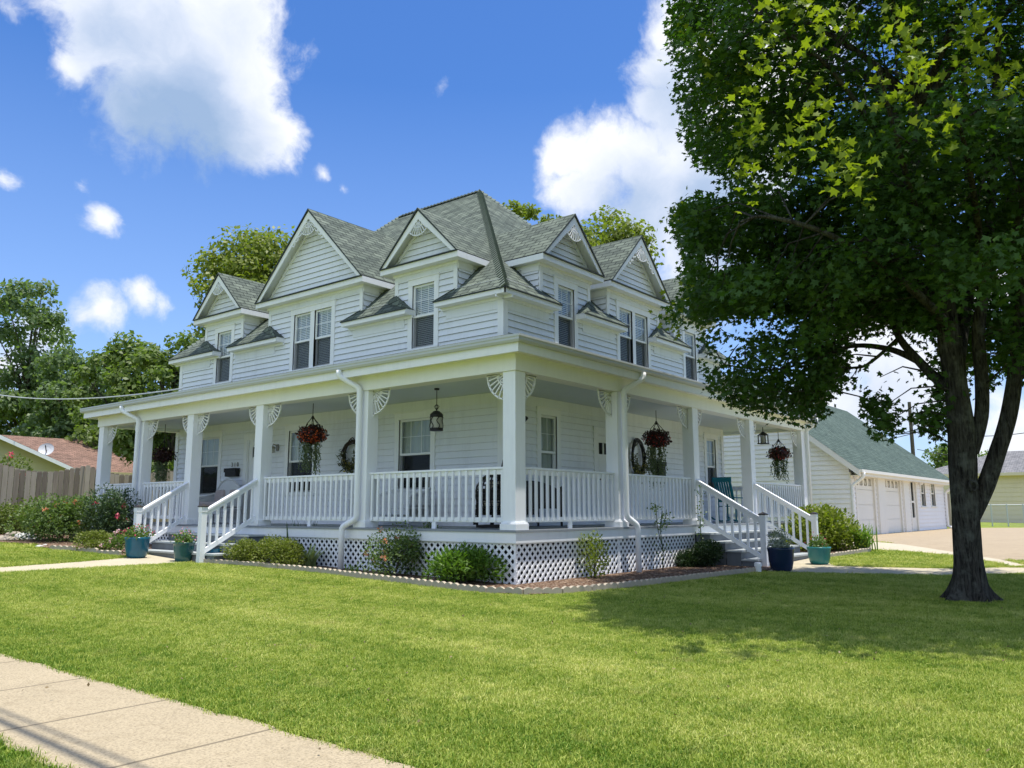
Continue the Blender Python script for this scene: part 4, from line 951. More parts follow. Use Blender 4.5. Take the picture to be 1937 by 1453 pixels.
# wicker settee with cushions
def settee(loc, rz, label, mat, wd=1.25, arch=.62, cush=True):
    t = thing('wicker_settee', label, 'settee', loc); t.rotation_euler = (0, 0, rz)
    mb = MB(); n = 14   # arched back, open weave as ribs + skin
    P = [(-wd/2+wd*k/n, .30-.03*math.sin(math.pi*k/n), .45+arch*(math.sin(math.pi*(k+.6)/(n+1.2))**.55)) for k in range(n+1)]
    for a, b in zip(P, P[1:]):
        mb.mesh([(a[0], .29, .40), (b[0], .29, .40), (b[0], b[1], b[2]), (a[0], a[1], a[2]), (a[0], .32, .40), (b[0], .32, .40), (b[0], b[1]+.03, b[2]), (a[0], a[1]+.03, a[2])], [(0, 1, 2, 3), (7, 6, 5, 4), (3, 2, 6, 7)])
    mb.build('backrest', mat, t)
    mb = MB(); mb.tube(P, .028, 6); mb.build('back_rim', mat, t)
    mb = MB(); mb.box(-wd/2, wd/2, -.32, .28, .34, .42); mb.box(-wd/2, wd/2, -.325, -.30, .22, .34); mb.build('seat', mat, t, bevel=.02)
    for s in (-1, 1):
        mb = MB(); x = s*wd/2; mb.tube([(x, .28, .75), (x*1.04, .05, .66), (x*1.05, -.28, .62), (x*1.02, -.36, .52), (x, -.33, .05)], .03, 7)
        mb.mesh([(x, .28, .38), (x, -.3, .38), (x*1.04, -.28, .62), (x*1.02, .05, .66), (x, .28, .74)], [(0, 1, 2, 3, 4)]); mb.build('armrest', mat, t)
        for y in (-.3, .27): mb = MB(); mb.tube([(s*(wd/2-.04), y, .36), (s*(wd/2-.03), y, 0)], .024, 6); mb.build('leg', mat, t)
    if cush:
        mb = MB(); mb.box(-wd/2+.05, wd/2-.05, -.28, .24, .43, .53); mb.build('cushion', m_cush, t, bevel=.04)
        for s in (-1, 1):
            mb = MB(); mb.box(s*.32-.2, s*.32+.2, .08, .22, .54, .88); o = mb.build('pillow', m_cush, t, bevel=.06); o.rotation_euler = (R(-10), 0, 0)
    return t
settee((1.55, 10.85, ZF), R(-90), 'white wicker settee with arched back and striped cushions beside the front steps', m_wicker, 1.25, .66)
settee((1.65, 4.6, ZF), R(-90), 'long low white bench under the porch window, behind the front railing', m_wicker, 1.7, .28, False)
settee((2.2, 1.62, ZF), R(180), 'dark wicker settee behind the railing right of the corner post', m_black, 1.9, .38, False)
# low pod chair beside the corner post
t = thing('pod_chair', 'dark wicker pod chair with cream cushion, half hidden behind the corner post', 'chair', (1.25, 1.50, ZF)); mb = MB()
mb.tube([(.3, .30, .03), (.3, .22, .4), (.12, -.05, .85), (.02, -.17, 1.0), (0, -.30, 1.36), (0, -.55, 1.75), (0, -.75, 1.92)], .036, 8); mb.tube([(.36, -.1, .03), (.2, -.35, .03), (-.2, -.25, .03), (-.3, .1, .03), (.1, .3, .03), (.36, -.1, .03)], .025, 8); mb.build('stand', m_black, t)
mb = MB(); mb.tube([(0, 0, .96), (0.01, -.12, 1.0)], .02, 6)
for k in range(20):
    a = R(-40)+k*R(300)/19+R(45)
    mb.tube([(.33*math.sin(p)*math.cos(a), .33*math.sin(p)*math.sin(a), .60+.36*math.cos(p)) for p in np.linspace(.05, math.pi-.05, 9)], .014, 4, cap=False)
for zz in np.linspace(-.85, .85, 9):
    r_ = .33*math.sqrt(max(0, 1-zz*zz)); mb.tube([(r_*math.cos(a), r_*math.sin(a), .60+.36*zz) for a in np.linspace(R(5), R(305), 18)], .012, 4, cap=False)
mb.build('wicker_pod', m_black, t)
mb = MB(); mb.lathe([(0, .30), (.18, .33), (.26, .40), (.24, .47), (0, .48)], n=16); mb.box(.02, .22, -.2, .18, .49, .82); mb.build('cushion', m_cream, t, bevel=.03)
# teal rocking chair
t = thing('rocking_chair', 'teal slatted rocking chair at the head of the right steps', 'chair', (11.15, 1.42, ZF)); t.rotation_euler = (0, 0, R(82))
for x in (-.27, .27):
    mb = MB(); mb.tube([(x, -.45, .07), (x, -.2, .02), (x, .1, .015), (x, .4, .06), (x, .62, .14)], .022, 6); mb.build('rocker', m_teal, t)
    for y, z1 in ((-.26, .62), (.2, .42)): mb = MB(); mb.tube([(x, y, .02), (x, y, z1)], .022, 6); mb.build('leg', m_teal, t)
    mb = MB(); mb.bar((x, -.32, .63), (x, .3, .64), .07, .03); mb.build('armrest', m_teal, t)
    mb = MB(); mb.tube([(x*.92, .2, .38), (x*.92, .30, .8), (x*.9, .42, 1.17)], .022, 6); mb.build('back_post', m_teal, t)
mb = MB()
for k in range(9): mb.box(-.28, .28, -.28+k*.056, -.235+k*.056, .40, .42)
mb.build('seat', m_teal, t)
mb = MB(); mb.bar((-.29, .41, 1.12), (.29, .41, 1.12), .03, .13); mb.bar((-.26, .25, .55), (.26, .25, .55), .025, .06)
for k in range(7): x = -.222+.074*k; mb.bar((x, .255, .56), (x, .41, 1.08), .054, .016, up=(0, 1, 0))
mb.build('backrest', m_teal, t)

# ------------------------------------------------------------------ pots
def gz(x, y): return float(G(x, y))
m_pleaf = leafmat('pot_leaf', (.07, .13, .02), (.16, .24, .05), .35)
m_greyleaf = leafmat('grey_leaf', (.16, .19, .15), (.42, .45, .38), .25)
m_pink = leafmat('pink_petals', (.65, .22, .28), (.75, .45, .45), .35, tk=(1.1, .8, .8))
m_redp = leafmat('red_petals', (.6, .05, .10), (.7, .14, .2), .35, tk=(1.1, .8, .8))
m_white = leafmat('white_petals', (.7, .68, .62), (.78, .76, .7), .3, tk=(1, 1, 1))
def pot(x, y, r_, h, mat, label, plant=None, z=None, shape=0):
    z = gz(x, y) if z is None else z
    t = thing('plant_pot', label, 'plant pot', (x, y, z)); mb = MB()
    if shape == 0: pr = [(0, 0), (r_*.72, 0), (r_*.86, h*.3), (r_*.97, h*.75), (r_, h*.94), (r_*1.07, h*.955), (r_*1.07, h), (r_*.93, h), (r_*.9, h*.86), (0, h*.86)]
    else: pr = [(0, 0), (r_*.62, 0), (r_*.84, h*.12), (r_*.98, h*.45), (r_*1.02, h*.8), (r_*1.08, h*.93), (r_*1.08, h), (r_*.95, h), (r_*.9, h*.86), (0, h*.86)]
    mb.lathe(pr, n=28); mb.build('pot_body', mat, t, smooth=False).data.polygons.foreach_set('use_smooth', [True]*(28*9))
    mb = MB(); mb.lathe([(0, h*.88), (r_*.9, h*.875)], n=16); mb.build('soil', m_soil, t)
    if plant:
        lm, fm, pr_, ph, nl, nf, ls = plant
        u = unit(rng.normal(size=(nl, 3))); u[:, 2] = abs(u[:, 2])*.9+.1; C = u*rng.uniform(.3, 1, nl)[:, None]*np.array([pr_, pr_, ph])+np.array([0, 0, h*.92]); leaves('foliage', C, u+rng.normal(0, .6, (nl, 3)), rng.uniform(.6, 1.1, nl)*ls, RH, lm, t)
        if nf:
            u = unit(rng.normal(size=(nf, 3))); u[:, 2] = abs(u[:, 2])+.2; u = unit(u); C = u*rng.uniform(.9, 1.15, nf)[:, None]*np.array([pr_, pr_, ph])+np.array([0, 0, h*.92]); leaves('blossom', C, u+rng.normal(0, .5, (nf, 3)), rng.uniform(.03, .05, nf), RH, fm, t)
        mb = MB()
        for k in range(7): a = rng.uniform(0, 6.28); q = rng.uniform(.2, .6); mb.tube([(0, 0, h*.85), (q*pr_*math.cos(a)*.5, q*pr_*math.sin(a)*.5, h+ph*.3), (q*pr_*math.cos(a), q*pr_*math.sin(a), h+ph*.7)], .006, 4)
        mb.build('stem', lm, t)
    return t
pot(-1.62, 8.55, .225, .42, m_bluepot, 'deep blue glazed pot of pink and red flowers left of the front steps', (m_pleaf, m_redp, .33, .30, 420, 60, .06), shape=1)
pot(-1.20, 7.50, .20, .38, m_greenpot, 'dark green glazed pot of yellow-green leaves and pink flowers before the front steps', (m_pleaf, m_pink, .26, .30, 260, 36, .07))
pot(-.80, 7.10, .16, .27, m_bluepot, 'small blue pot tucked behind the front newel post')
pot(5.62, -2.0, .235, .46, m_navypot, 'navy glazed pot of grey-leaved plant at the foot of the right steps', (m_greyleaf, m_white, .26, .42, 330, 20, .075), shape=1)
pot(7.72, -2.02, .225, .37, m_turqpot, 'turquoise pot of red-tipped green leaves by the yellow-green shrub', (m_pleaf, m_redp, .24, .30, 300, 22, .07), shape=1)
t = thing('white_cap_pipe', 'short white capped drain pipe at the end of the edging', 'pipe', (4.98, -1.80, 0)); mb = MB(); mb.lathe([(.055, 0), (.055, .13), (.07, .13), (.07, .19), (.05, .205), (0, .205)], n=14); mb.build('pipe_cap', m_trim, t)

# ------------------------------------------------------------------ scalloped edging blocks
m_edge = plain('edging_concrete', (.44, .38, .29), .9, .22, 12, .5, 60)
def edging(path, group, label):
    P = [Vector(p) for p in path]; L = [0]
    for a, b in zip(P, P[1:]): L.append(L[-1]+(b-a).length)
    def pt(s):
        s = max(0, min(L[-1], s)); i = max(k for k in range(len(L)-1) if L[k] <= s); f = (s-L[i])/(L[i+1]-L[i]); return P[i].lerp(P[i+1], f)
    bl = .56; n = int(L[-1]/bl); bl = L[-1]/n
    for k in range(n):
        mb = MB(); m = 24; a = pt(k*bl+.006); b = pt((k+1)*bl-.006); z0 = gz(*(a+b)/2)-.06; lean = random.uniform(-.012, .012)
        d = (b-a).normalized(); nn = Vector((-d.y, d.x))*.028; pr = []
        for j in range(m+1):
            q = a.lerp(b, j/m); h = .145+.028*abs(math.sin(math.pi*4*j/m))+lean*(j/m-.5); pr.append((q, h))
        for (q0, h0), (q1, h1) in zip(pr, pr[1:]):
            z1 = z0+h0; z2 = z0+h1
            mb.mesh([(*(q0-nn), z0), (*(q1-nn), z0), (*(q1+nn), z0), (*(q0+nn), z0), (*(q0-nn), z1), (*(q1-nn), z2), (*(q1+nn), z2), (*(q0+nn), z1)], [(4, 5, 6, 7), (0, 1, 5, 4), (2, 3, 7, 6)]+([(3, 0, 4, 7)] if q0 is pr[0][0] else [])+([(1, 2, 6, 5)] if q1 is pr[-1][0] else []))
        o = mb.build('edging_block', m_edge); tag(o, label, 'edging block', group)
edging(BED_R, 'scalloped edging blocks of the porch corner bed', 'scalloped concrete edging block in the curved row between lawn and porch corner mulch')
edging([(-1.75, 8.95), (-1.80, 9.25), (-2.12, 10.5), (-2.28, 11.0)], 'scalloped edging blocks left of the front steps', 'small pale scalloped edging block in the short row left of the front steps')
edging([(9.2, -1.62), (10.6, -1.83), (11.5, -2.0), (12.15, -1.8)], 'edging blocks by the yellow-green shrub', 'low grey edging block bordering the yellow-green shrub bed')
m_stone = plain('field_stone', (.36, .31, .24), .9, .3, 6, .8, 25); m_stone2 = plain('white_stone', (.55, .54, .50), .9, .2, 6, .8, 25)
def rock(x, y, r_, sq, mat, label):
    bm = bmesh.new(); bmesh.ops.create_icosphere(bm, subdivisions=3, radius=1); rr = random.Random(int(x*100))
    ph = [rr.uniform(0, 6) for _ in range(6)]
    for v in bm.verts: c = v.co.copy(); k = 1+.13*math.sin(3*c.x+ph[0])+.12*math.sin(4*c.y+ph[1])+.1*math.sin(5*c.z+ph[2]); v.co = Vector((c.x*r_*1.5*k, c.y*r_*k, c.z*r_*sq*k))
    me = bpy.data.meshes.new('rock'); bm.to_mesh(me); bm.free(); me.materials.append(mat); o = bpy.data.objects.new('rock', me); COL.objects.link(o)
    o.location = (x, y, gz(x, y)+r_*sq*.35); o.rotation_euler = (0, 0, rr.uniform(0, 3)); tag(o, label, 'rock')
for px, py, r_, sq, m, lb in ((8, 1024, .19, .6, m_stone, 'flat brown field stone at the left edge of the picture, by the hedge'), (24, 1017, .15, .7, m_stone, 'tan field stone just right of the flat brown stone'), (48, 1022, .17, .7, m_stone2, 'rounded white stone under the hedge'), (66, 1020, .12, .7, m_stone, 'small tan stone at the right end of the stone row'), (76, 1036, .06, .7, m_stone2, 'small white stone at the tip of the rose bed'), (84, 1033, .07, .5, m_stone2, 'second small pale stone at the tip of the rose bed, nearer the roses')):
    rock(*gpt(px, py), r_, sq, m, lb)
x, y = gpt(690, 1082); rock(x, y, .06, .8, m_stone2, 'small pale stone at the foot of the left downspout')

# ------------------------------------------------------------------ shrubs
def shrub(name, label, cat, x, y, rx, ry, h, n, ls, mat, tmpl=RH, lump=7, fl=None, group=None, seed=1, rot=0.0, base=.0, stems=6, up=.3, droop=None, z=None):
    z0 = gz(x, y)+.03 if z is None else z
    t = thing(name, label, cat, (x, y, z0), group); r2 = np.random.default_rng(seed)
    # lumps of foliage around a mound
    u = unit(r2.normal(size=(lump, 3))); u[:, 2] = np.abs(u[:, 2]); hz_ = r2.uniform(.12, .66, lump); sh = np.sqrt(1-hz_**2*.9); c = np.stack([u[:, 0]*rx*.62*sh, u[:, 1]*ry*.62*sh, base+h*hz_], 1); rad = r2.uniform(.36, .62, lump)*(.75+.35*sh)
    k = r2.integers(0, lump, n); v = unit(r2.normal(size=(n, 3))); rr = np.power(r2.uniform(0, 1, n), .28)[:, None]
    C = c[k]+v*rr*rad[k][:, None]*np.array([rx, ry, h*.55]); m = C[:, 2] > .01; C = C[m]; v = v[m]
    T = v*.7+r2.normal(0, .5, v.shape)+np.array([0, 0, up]); N = np.cross(T, r2.normal(size=v.shape))+np.array([0, 0, .6])
    leaves('foliage', C, N, ls*r2.uniform(.6, 1.2, len(C)), tmpl, mat, t, T)
    mb = MB()
    for i in range(stems): q = c[i % lump]; mb.tube([(q[0]*.15, q[1]*.15, -.05), (q[0]*.5, q[1]*.5, q[2]*.55), tuple(q)], [.012, .009, .005], 5)
    mb.build('stem', m_bark2, t)
    if fl is not None:
        fm, nf, fs = fl; k = r2.integers(0, lump, nf); v = unit(r2.normal(size=(nf, 3))+np.array([0, 0, .5])); Cf = c[k]+v*rad[k][:, None]*np.array([rx, ry, h*.55])*1.02
        # each bloom a rosette of petals
        P = np.repeat(Cf, 9, 0); vv = unit(r2.normal(size=(len(P), 3))); leaves('blossom', P+vv*fs*.25, vv+r2.normal(0, .3, vv.shape), np.full(len(P), fs*.7), RH, fm, t, vv)
    return t
m_lf_hedge = leafmat('hedge_leaf', (.07, .11, .02), (.19, .23, .05), .3)
m_lf_mound = leafmat('mound_leaf', (.10, .14, .022), (.25, .27, .06), .3)
m_lf_rose = leafmat('rose_leaf', (.05, .095, .028), (.18, .25, .07), .3)
m_lf_dark = leafmat('dark_rose_leaf', (.028, .06, .028), (.10, .15, .07), .25)
m_lf_brt = leafmat('peony_leaf', (.07, .15, .015), (.16, .27, .04), .35)
m_lf_yel = leafmat('yellow_leaf', (.12, .17, .018), (.26, .29, .04), .35)
m_lf_vdk = leafmat('deep_green_leaf', (.012, .03, .008), (.03, .06, .015), .2)
m_orange = leafmat('coral_petals', (.72, .24, .10), (.8, .42, .25), .35, tk=(1.1, .8, .7))
m_ltpink = leafmat('blush_petals', (.75, .42, .45), (.8, .62, .6), .35, tk=(1.1, .9, .9))
x, y = gpt(40, 1014); shrub('hedge_bush', 'broad green hedge bush in front of the wooden fence at the far left', 'bush', x-.2, y+1.0, 2.6, .9, 1.02, 16000, .07, m_lf_hedge, lump=26, seed=3, stems=10)
x, y = gpt(120, 1028); shrub('rose_bush', 'large rose bush with a few coral blooms between the hedge and the porch', 'bush', x+.15, y+.45, 1.1, .95, 1.18, 10500, .07, m_lf_rose, lump=16, fl=(m_orange, 12, .10), seed=4)
x, y = gpt(203, 1030); shrub('rose_bush', 'tall dark-leaved rose bush with pink blooms against the porch end', 'bush', x+.1, y, .66, .6, 1.5, 6000, .07, m_lf_dark, lump=12, fl=(m_redp, 7, .11), seed=5, base=.05)
x, y = gpt(186, 1046); shrub('mounded_shrub', 'low rounded yellow-green shrub left of the blue flower pot', 'shrub', x+.1, y+.2, .50, .45, .46, 3600, .05, m_lf_mound, lump=10, seed=6)
x, y = gpt(222, 1050); shrub('flower_clump', 'small clump of pink flowers beside the blue pot', 'flowers', x+.1, y+.15, .3, .28, .50, 900, .05, m_pleaf, lump=6, fl=(m_ltpink, 10, .07), seed=7)
x, y = gpt(452, 1069); shrub('mounded_shrub', 'left of two clipped green mounds beside the front steps', 'shrub', x+.12, y-.12, .46, .46, .56, 6500, .042, m_lf_mound, lump=14, seed=8)
x, y = gpt(528, 1075); shrub('mounded_shrub', 'larger right clipped green mound before the lattice', 'shrub', x+.10, y+.05, .52, .62, .66, 9500, .042, m_lf_mound, lump=16, seed=9)
def blades(name, label, cat, x, y, n, L, wd, mat, spread=.12, arch=.5, seed=1, zz=None, flower=None):
    t = thing(name, label, cat, (x, y, (gz(x, y) if zz is None else zz)+.03)); r2 = np.random.default_rng(seed); mb = MB()
    for k in range(n):
        a = r2.uniform(0, 6.28); q = r2.uniform(0, 1); l = L*r2.uniform(.65, 1.1); d = np.array([math.cos(a), math.sin(a), 0]); s_ = np.array([-math.sin(a), math.cos(a), 0])*wd/2
        b0 = np.array([r2.normal(0, spread), r2.normal(0, spread), 0]); pts = [b0+d*l*arch*(t_**2)*(.3+.7*q)+np.array([0, 0, l*(t_-.42*arch*q*t_**2.2)]) for t_ in (0, .3, .6, .82, 1)]; wv = [1, 1.1, .9, .6, .05]
        for i in range(4): mb.poly([pts[i]-s_*wv[i], pts[i]+s_*wv[i], pts[i+1]+s_*wv[i+1], pts[i+1]-s_*wv[i+1]])
    mb.build('leaf_blades', mat, t)
    if flower: fm, nf = flower; C = np.array([(r2.normal(0, L*.3), r2.normal(0, L*.3), L*r2.uniform(.7, 1)) for _ in range(nf)]); leaves('blossom', C, r2.normal(size=C.shape), np.full(nf, .06), RH, fm, t)
    return t
m_bl = leafmat('iris_blade', (.03, .07, .035), (.09, .15, .08), .25); m_bl2 = leafmat('hosta_blade', (.12, .2, .05), (.5, .52, .28), .3); m_bl3 = leafmat('daylily_blade', (.09, .18, .03), (.2, .3, .06), .3)
x, y = gpt(572, 1068); blades('iris_clump', 'tall blue-green iris blades standing against the lattice behind the green mound', 'iris', x+.25, y+.25, 70, .85, .035, m_bl, .16, .35, 11)
x, y = gpt(586, 1076); blades('hosta', 'pale variegated hosta at the right foot of the iris', 'hosta', x, y, 34, .42, .07, m_bl2, .05, .8, 12)
x, y = gpt(655, 1084); blades('daylily_sprout', 'small sprouting weed clump at the foot of the left downspout', 'plant', x+.05, y-.2, 26, .16, .02, m_bl3, .09, .8, 13)
x, y = gpt(745, 1094); shrub('rose_bush', 'airy rose bush with coral blooms climbing over the lattice', 'bush', x+.08, y+.12, .50, .56, .86, 2500, .052, m_lf_rose, lump=13, fl=(m_orange, 9, .085), seed=14, base=.03)
x, y = gpt(805, 1092); shrub('rose_bush', 'leafy rose bush with one blush bloom, between the coral rose and the peony', 'bush', x+.05, y+.1, .42, .40, 1.0, 3000, .052, m_lf_rose, lump=11, fl=(m_ltpink, 2, .085), seed=15, base=.03)
x, y = gpt(888, 1108); shrub('peony_bush', 'bright glossy green peony bush just left of the lattice corner', 'bush', x+.02, y+.12, .56, .66, .60, 4200, .10, m_lf_brt, tmpl=LONG, lump=14, seed=16, up=.6)
x, y = gpt(1100, 1095); shrub('rose_bush', 'thin rose bush with yellow-green new leaves before the right lattice', 'bush', x, y-.25, .33, .27, .90, 950, .052, m_lf_yel, lump=8, seed=17, base=.0, stems=7)
x, y = gpt(1240, 1080); 
t = thing('climbing_rose', 'slender climbing rose with few leaves right of the right downspout', 'rose', (x, -.12, gz(x, y))); mb = MB()
mb.tube([(0, 0, 0), (.05, .0, .35), (-.03, .01, .8), (.06, 0, 1.15)], .010, 5); mb.tube([(0, 0, .5), (-.16, 0, .85), (-.2, 0, 1.28)], .008, 5); mb.tube([(0, 0, .75), (.16, 0, 1.02), (.2, -.02, 1.18)], .007, 5); mb.build('stem', m_lf_dark, t)
C = np.vstack([np.array([(-.2, 0, 1.2)])+rng.normal(0, .06, (50, 3)), np.array([(.15, 0, 1.02)])+rng.normal(0, .07, (60, 3)), np.array([(0, 0, .9)])+rng.normal(0, .08, (50, 3)), np.array([(.0, 0, .4)])+rng.normal(0, .12, (60, 3))]); leaves('foliage', C, rng.normal(size=C.shape), rng.uniform(.03, .06, len(C)), RH, m_lf_rose, t)
x, y = gpt(1330, 1076); shrub('dark_bush', 'dense dark green bush shading the side of the right steps', 'bush', x+.1, y+.15, .62, .45, .62, 6000, .05, m_lf_vdk, lump=12, seed=18)
t = thing('vine', 'thin dark vine climbing the first post of the right steps', 'vine', (6.12, -.1, 0)); mb = MB(); mb.tube([(0, 0, 0), (.04, 0, .4), (-.02, -.02, .8), (.03, 0, 1.2), (.06, 0, 1.7)], .009, 5); mb.build('stem', m_lf_dark, t)
C = np.array([(0.02*math.sin(z*9), 0, z) for z in rng.uniform(.1, 1.7, 120)])+rng.normal(0, .05, (120, 3)); leaves('foliage', C, rng.normal(size=C.shape), rng.uniform(.035, .06, 120), RH, m_lf_rose, t)
x, y = gpt(1585, 1046); shrub('yellow_shrub', 'large sunlit yellow-green shrub in front of the garage side wall', 'shrub', x+.4, y+.55, 1.05, .95, 1.42, 7500, .10, m_lf_yel, lump=15, seed=19, base=.0, up=.5)
x, y = gpt(1553, 1040); shrub('leafy_shrub', 'slimmer green shrub with a red-brown tip behind the turquoise pot', 'shrub', x+.3, y+.4, .42, .4, 1.30, 1500, .08, m_lf_yel, lump=9, fl=(m_orange, 3, .07), seed=20)
x, y = gpt(1642, 1044); blades('daylily_clump', 'arching daylily clump at the right foot of the yellow-green shrub', 'daylily', x+.1, y+.15, 110, .72, .03, m_bl3, .12, .8, 21)

# ------------------------------------------------------------------ garage
garage = thing('garage', 'white clapboard garage with green shingle roof and two panelled doors', 'garage', (0, 0, 0))
YG0 = .40; XG0, XG1 = 18.35, 32.6; ZG = .31; ZGE = 2.72; YGR = 4.6; YGB = 8.8; ZGR = 6.05
m_glapshade = plain('garage_lap_shade', (.38, .37, .34), .9, .1); m_gsid = painted('garage_siding_paint', (.89, .875, .87), .03); m_gtrim = painted('garage_trim_paint', (.82, .80, .74), .03)  # first material: shadow lines painted on the garage lap undersides
def FG(u, w_, z): return (u, YG0-w_, z)
def FGS(u, w_, z): return (XG0-w_, u, z)
gops = [(18.95, 21.05, ZG, 2.38), (22.5, 24.65, ZG, 2.38), (26.25, 27.15, ZG, 2.48), (28.05, 28.75, 1.33, 2.42), (29.9, 30.6, 1.35, 2.42)]
mb = MB(); siding(mb, FG, ZG, ZGE, lambda z: cut([(XG0, XG1)], z, gops), sorted({o[2] for o in gops}|{o[3] for o in gops}), .16); mb.build('wall', [m_gsid, m_glapshade], garage)
gp = (ZGR-ZGE)/(YGR-YG0)
mb = MB(); siding(mb, FGS, ZG-.2, ZGR, lambda z: [(YG0, YGB)] if z < ZGE else [(YG0+(z-ZGE)/gp, YGB-(z-ZGE)/gp)], [ZGE], .16); mb.build('wall', [m_gsid, m_glapshade], garage)
mb = MB(); mb.poly([(XG1, YG0, 0), (XG1, YGB, 0), (XG1, YGB, ZGE), (XG1, YGR, ZGR), (XG1, YG0, ZGE)]); mb.poly([(XG0, YGB, 0), (XG1, YGB, 0), (XG1, YGB, ZGE), (XG0, YGB, ZGE)]); mb.build('back_wall', m_gsid, garage)
mb = MB(); o_ = .42; ze_ = ZGE-o_*gp
mb.roofpoly([(XG0-.32, YG0-o_, ze_+.1), (XG1+.32, YG0-o_, ze_+.1), (XG1+.32, YGR, ZGR+.1), (XG0-.32, YGR, ZGR+.1)], (1, 0, 0)); mb.roofpoly([(XG0-.32, YGB+o_, ze_+.1), (XG1+.32, YGB+o_, ze_+.1), (XG1+.32, YGR, ZGR+.1), (XG0-.32, YGR, ZGR+.1)], (1, 0, 0)); gr_ = mb.build('roof', m_garroof, garage)
mb = MB()
for x in (XG0-.32, XG1+.29):
    mb.hexa([(x, YG0-o_, ze_-.12), (x+.03, YG0-o_, ze_-.12), (x+.03, YGR, ZGR-.12), (x, YGR, ZGR-.12), (x, YG0-o_, ze_+.09), (x+.03, YG0-o_, ze_+.09), (x+.03, YGR, ZGR+.09), (x, YGR, ZGR+.09)])
    mb.hexa([(x, YGR, ZGR-.12), (x+.03, YGR, ZGR-.12), (x+.03, YGB+o_, ze_-.12), (x, YGB+o_, ze_-.12), (x, YGR, ZGR+.09), (x+.03, YGR, ZGR+.09), (x+.03, YGB+o_, ze_+.09), (x, YGB+o_, ze_+.09)])
mb.poly([(XG0-.3, YG0-o_, ze_-.08), (XG0-.02, YG0-o_, ze_-.08), (XG0-.02, YGR, ZGR-.08), (XG0-.3, YGR, ZGR-.08)])
mb.box(XG0-.3, XG1+.29, YG0-o_, YG0-o_+.03, ze_-.1, ze_+.085); mb.box(XG0, XG1, YG0-o_+.03, YG0, ze_-.09, ze_-.07); mb.build('fascia', m_gtrim, garage)
mb = MB(); mb.box(XG0-.3, XG1+.3, YG0-o_-.09, YG0-o_-.002, ze_-.0, ze_+.10); mb.build('gutter', m_gtrim, garage)
for a, b in ((XG0-.02, XG0+.14), (21.35, 22.25), (24.95, 25.75)):
    mb = MB(); mb.fbox(FG, a, b, 0, .10 if a > 20 else .04, ZG-.02, ZGE-.3); mb.build('pilaster', m_gtrim, garage)
for o_g in gops[:2]:
    a, b, z0, z1 = o_g
    mb = MB(); mb.fbox(FG, a-.12, a, .004, .05, z0, z1); mb.fbox(FG, b, b+.12, .004, .05, z0, z1); mb.fbox(FG, a-.12, b+.12, .004, .055, z1, z1+.14); mb.fbox(FG, a-.03, a, -.12, .01, z0, z1); mb.fbox(FG, b, b+.03, -.12, .01, z0, z1); mb.build('door_frame', m_gtrim, garage)
    mb = MB(); n = 4; hh = (z1-z0)/n
    for k in range(3): mb.fbox(FG, a, b, -.06, -.03, z0+k*hh+.005, z0+(k+1)*hh-.005)
    zt = z0+3*hh+.008; mb.fbox(FG, a, b, -.06, -.03, zt, zt+.14); mb.fbox(FG, a, b, -.06, -.03, z1-.12, z1); mb.fbox(FG, a, b, -.10, -.065, z0, zt+.1); nn = 4; w_ = (b-a)/nn
    for k in range(nn+1): mb.fbox(FG, max(a, a+k*w_-.1), min(b, a+k*w_+.1), -.06, -.03, zt+.14, z1-.12)
    mb.poly([FG(a, -.12, z0), FG(b, -.12, z0), FG(b, -.12, z1), FG(a, -.12, z1)], 1); gd = mb.build('garage_door', [m_gtrim, m_dark], garage)
    mb = MB()
    for k in range(nn):
        u = a+(k+.5)*w_
        for s in (-1, 0, 1): mb.bar(FG(u, -.045, zt+.14), FG(u+s*(w_/2-.1), -.045, z1-.12), .02, .02)
    mb.build('window_muntin', m_gtrim, gd)
a, b, z0, z1 = gops[2]; mb = MB(); mb.fbox(FG, a-.12, a, .004, .05, z0, z1); mb.fbox(FG, b, b+.12, .004, .05, z0, z1); mb.fbox(FG, a-.12, b+.12, .004, .055, z1, z1+.14)
mb.fbox(FG, a-.03, a, -.12, .01, z0, z1); mb.fbox(FG, b, b+.03, -.12, .01, z0, z1); dfr = mb.build('door_frame', m_gtrim, garage); mb = MB(); mb.fbox(FG, a, a+.15, -.06, -.02, z0, z1); mb.fbox(FG, b-.15, b, -.06, -.02, z0, z1); mb.fbox(FG, a+.15, b-.15, -.06, -.02, z1-.16, z1); mb.fbox(FG, a+.15, b-.15, -.06, -.02, z0, z0+.55); mb.fbox(FG, a+.15, b-.15, -.06, -.02, z0+1.15, z0+1.23); gdd = mb.build('door', m_gtrim, garage)
mb = MB(); mb.poly([FG(a+.1, -.05, z0+.5), FG(b-.1, -.05, z0+.5), FG(b-.1, -.05, z1-.1), FG(a+.1, -.05, z1-.1)]); mb.build('pane', m_screen, gdd); mb = MB(); mb.poly([FG(a, -.1, z0), FG(b, -.1, z0), FG(b, -.1, z1), FG(a, -.1, z1)]); mb.build('door_back', m_curtain, gdd)
for o_g in gops[3:]: window(FG, [o_g], o_g[2], o_g[3], 'blind', garage, (1, 1), mtr=m_gtrim)
def gds(x0, nm): downspout([(x0, YG0-.48, ze_+.02), (x0, YG0-.46, ze_-.14), (x0+.02, YG0-.09, ze_-.42), (x0+.02, YG0-.09, ZG+.12), (x0+.1, YG0-.3, ZG+.04)], 'downspout', garage)
gds(18.3, 0); gds(32.5, 1)
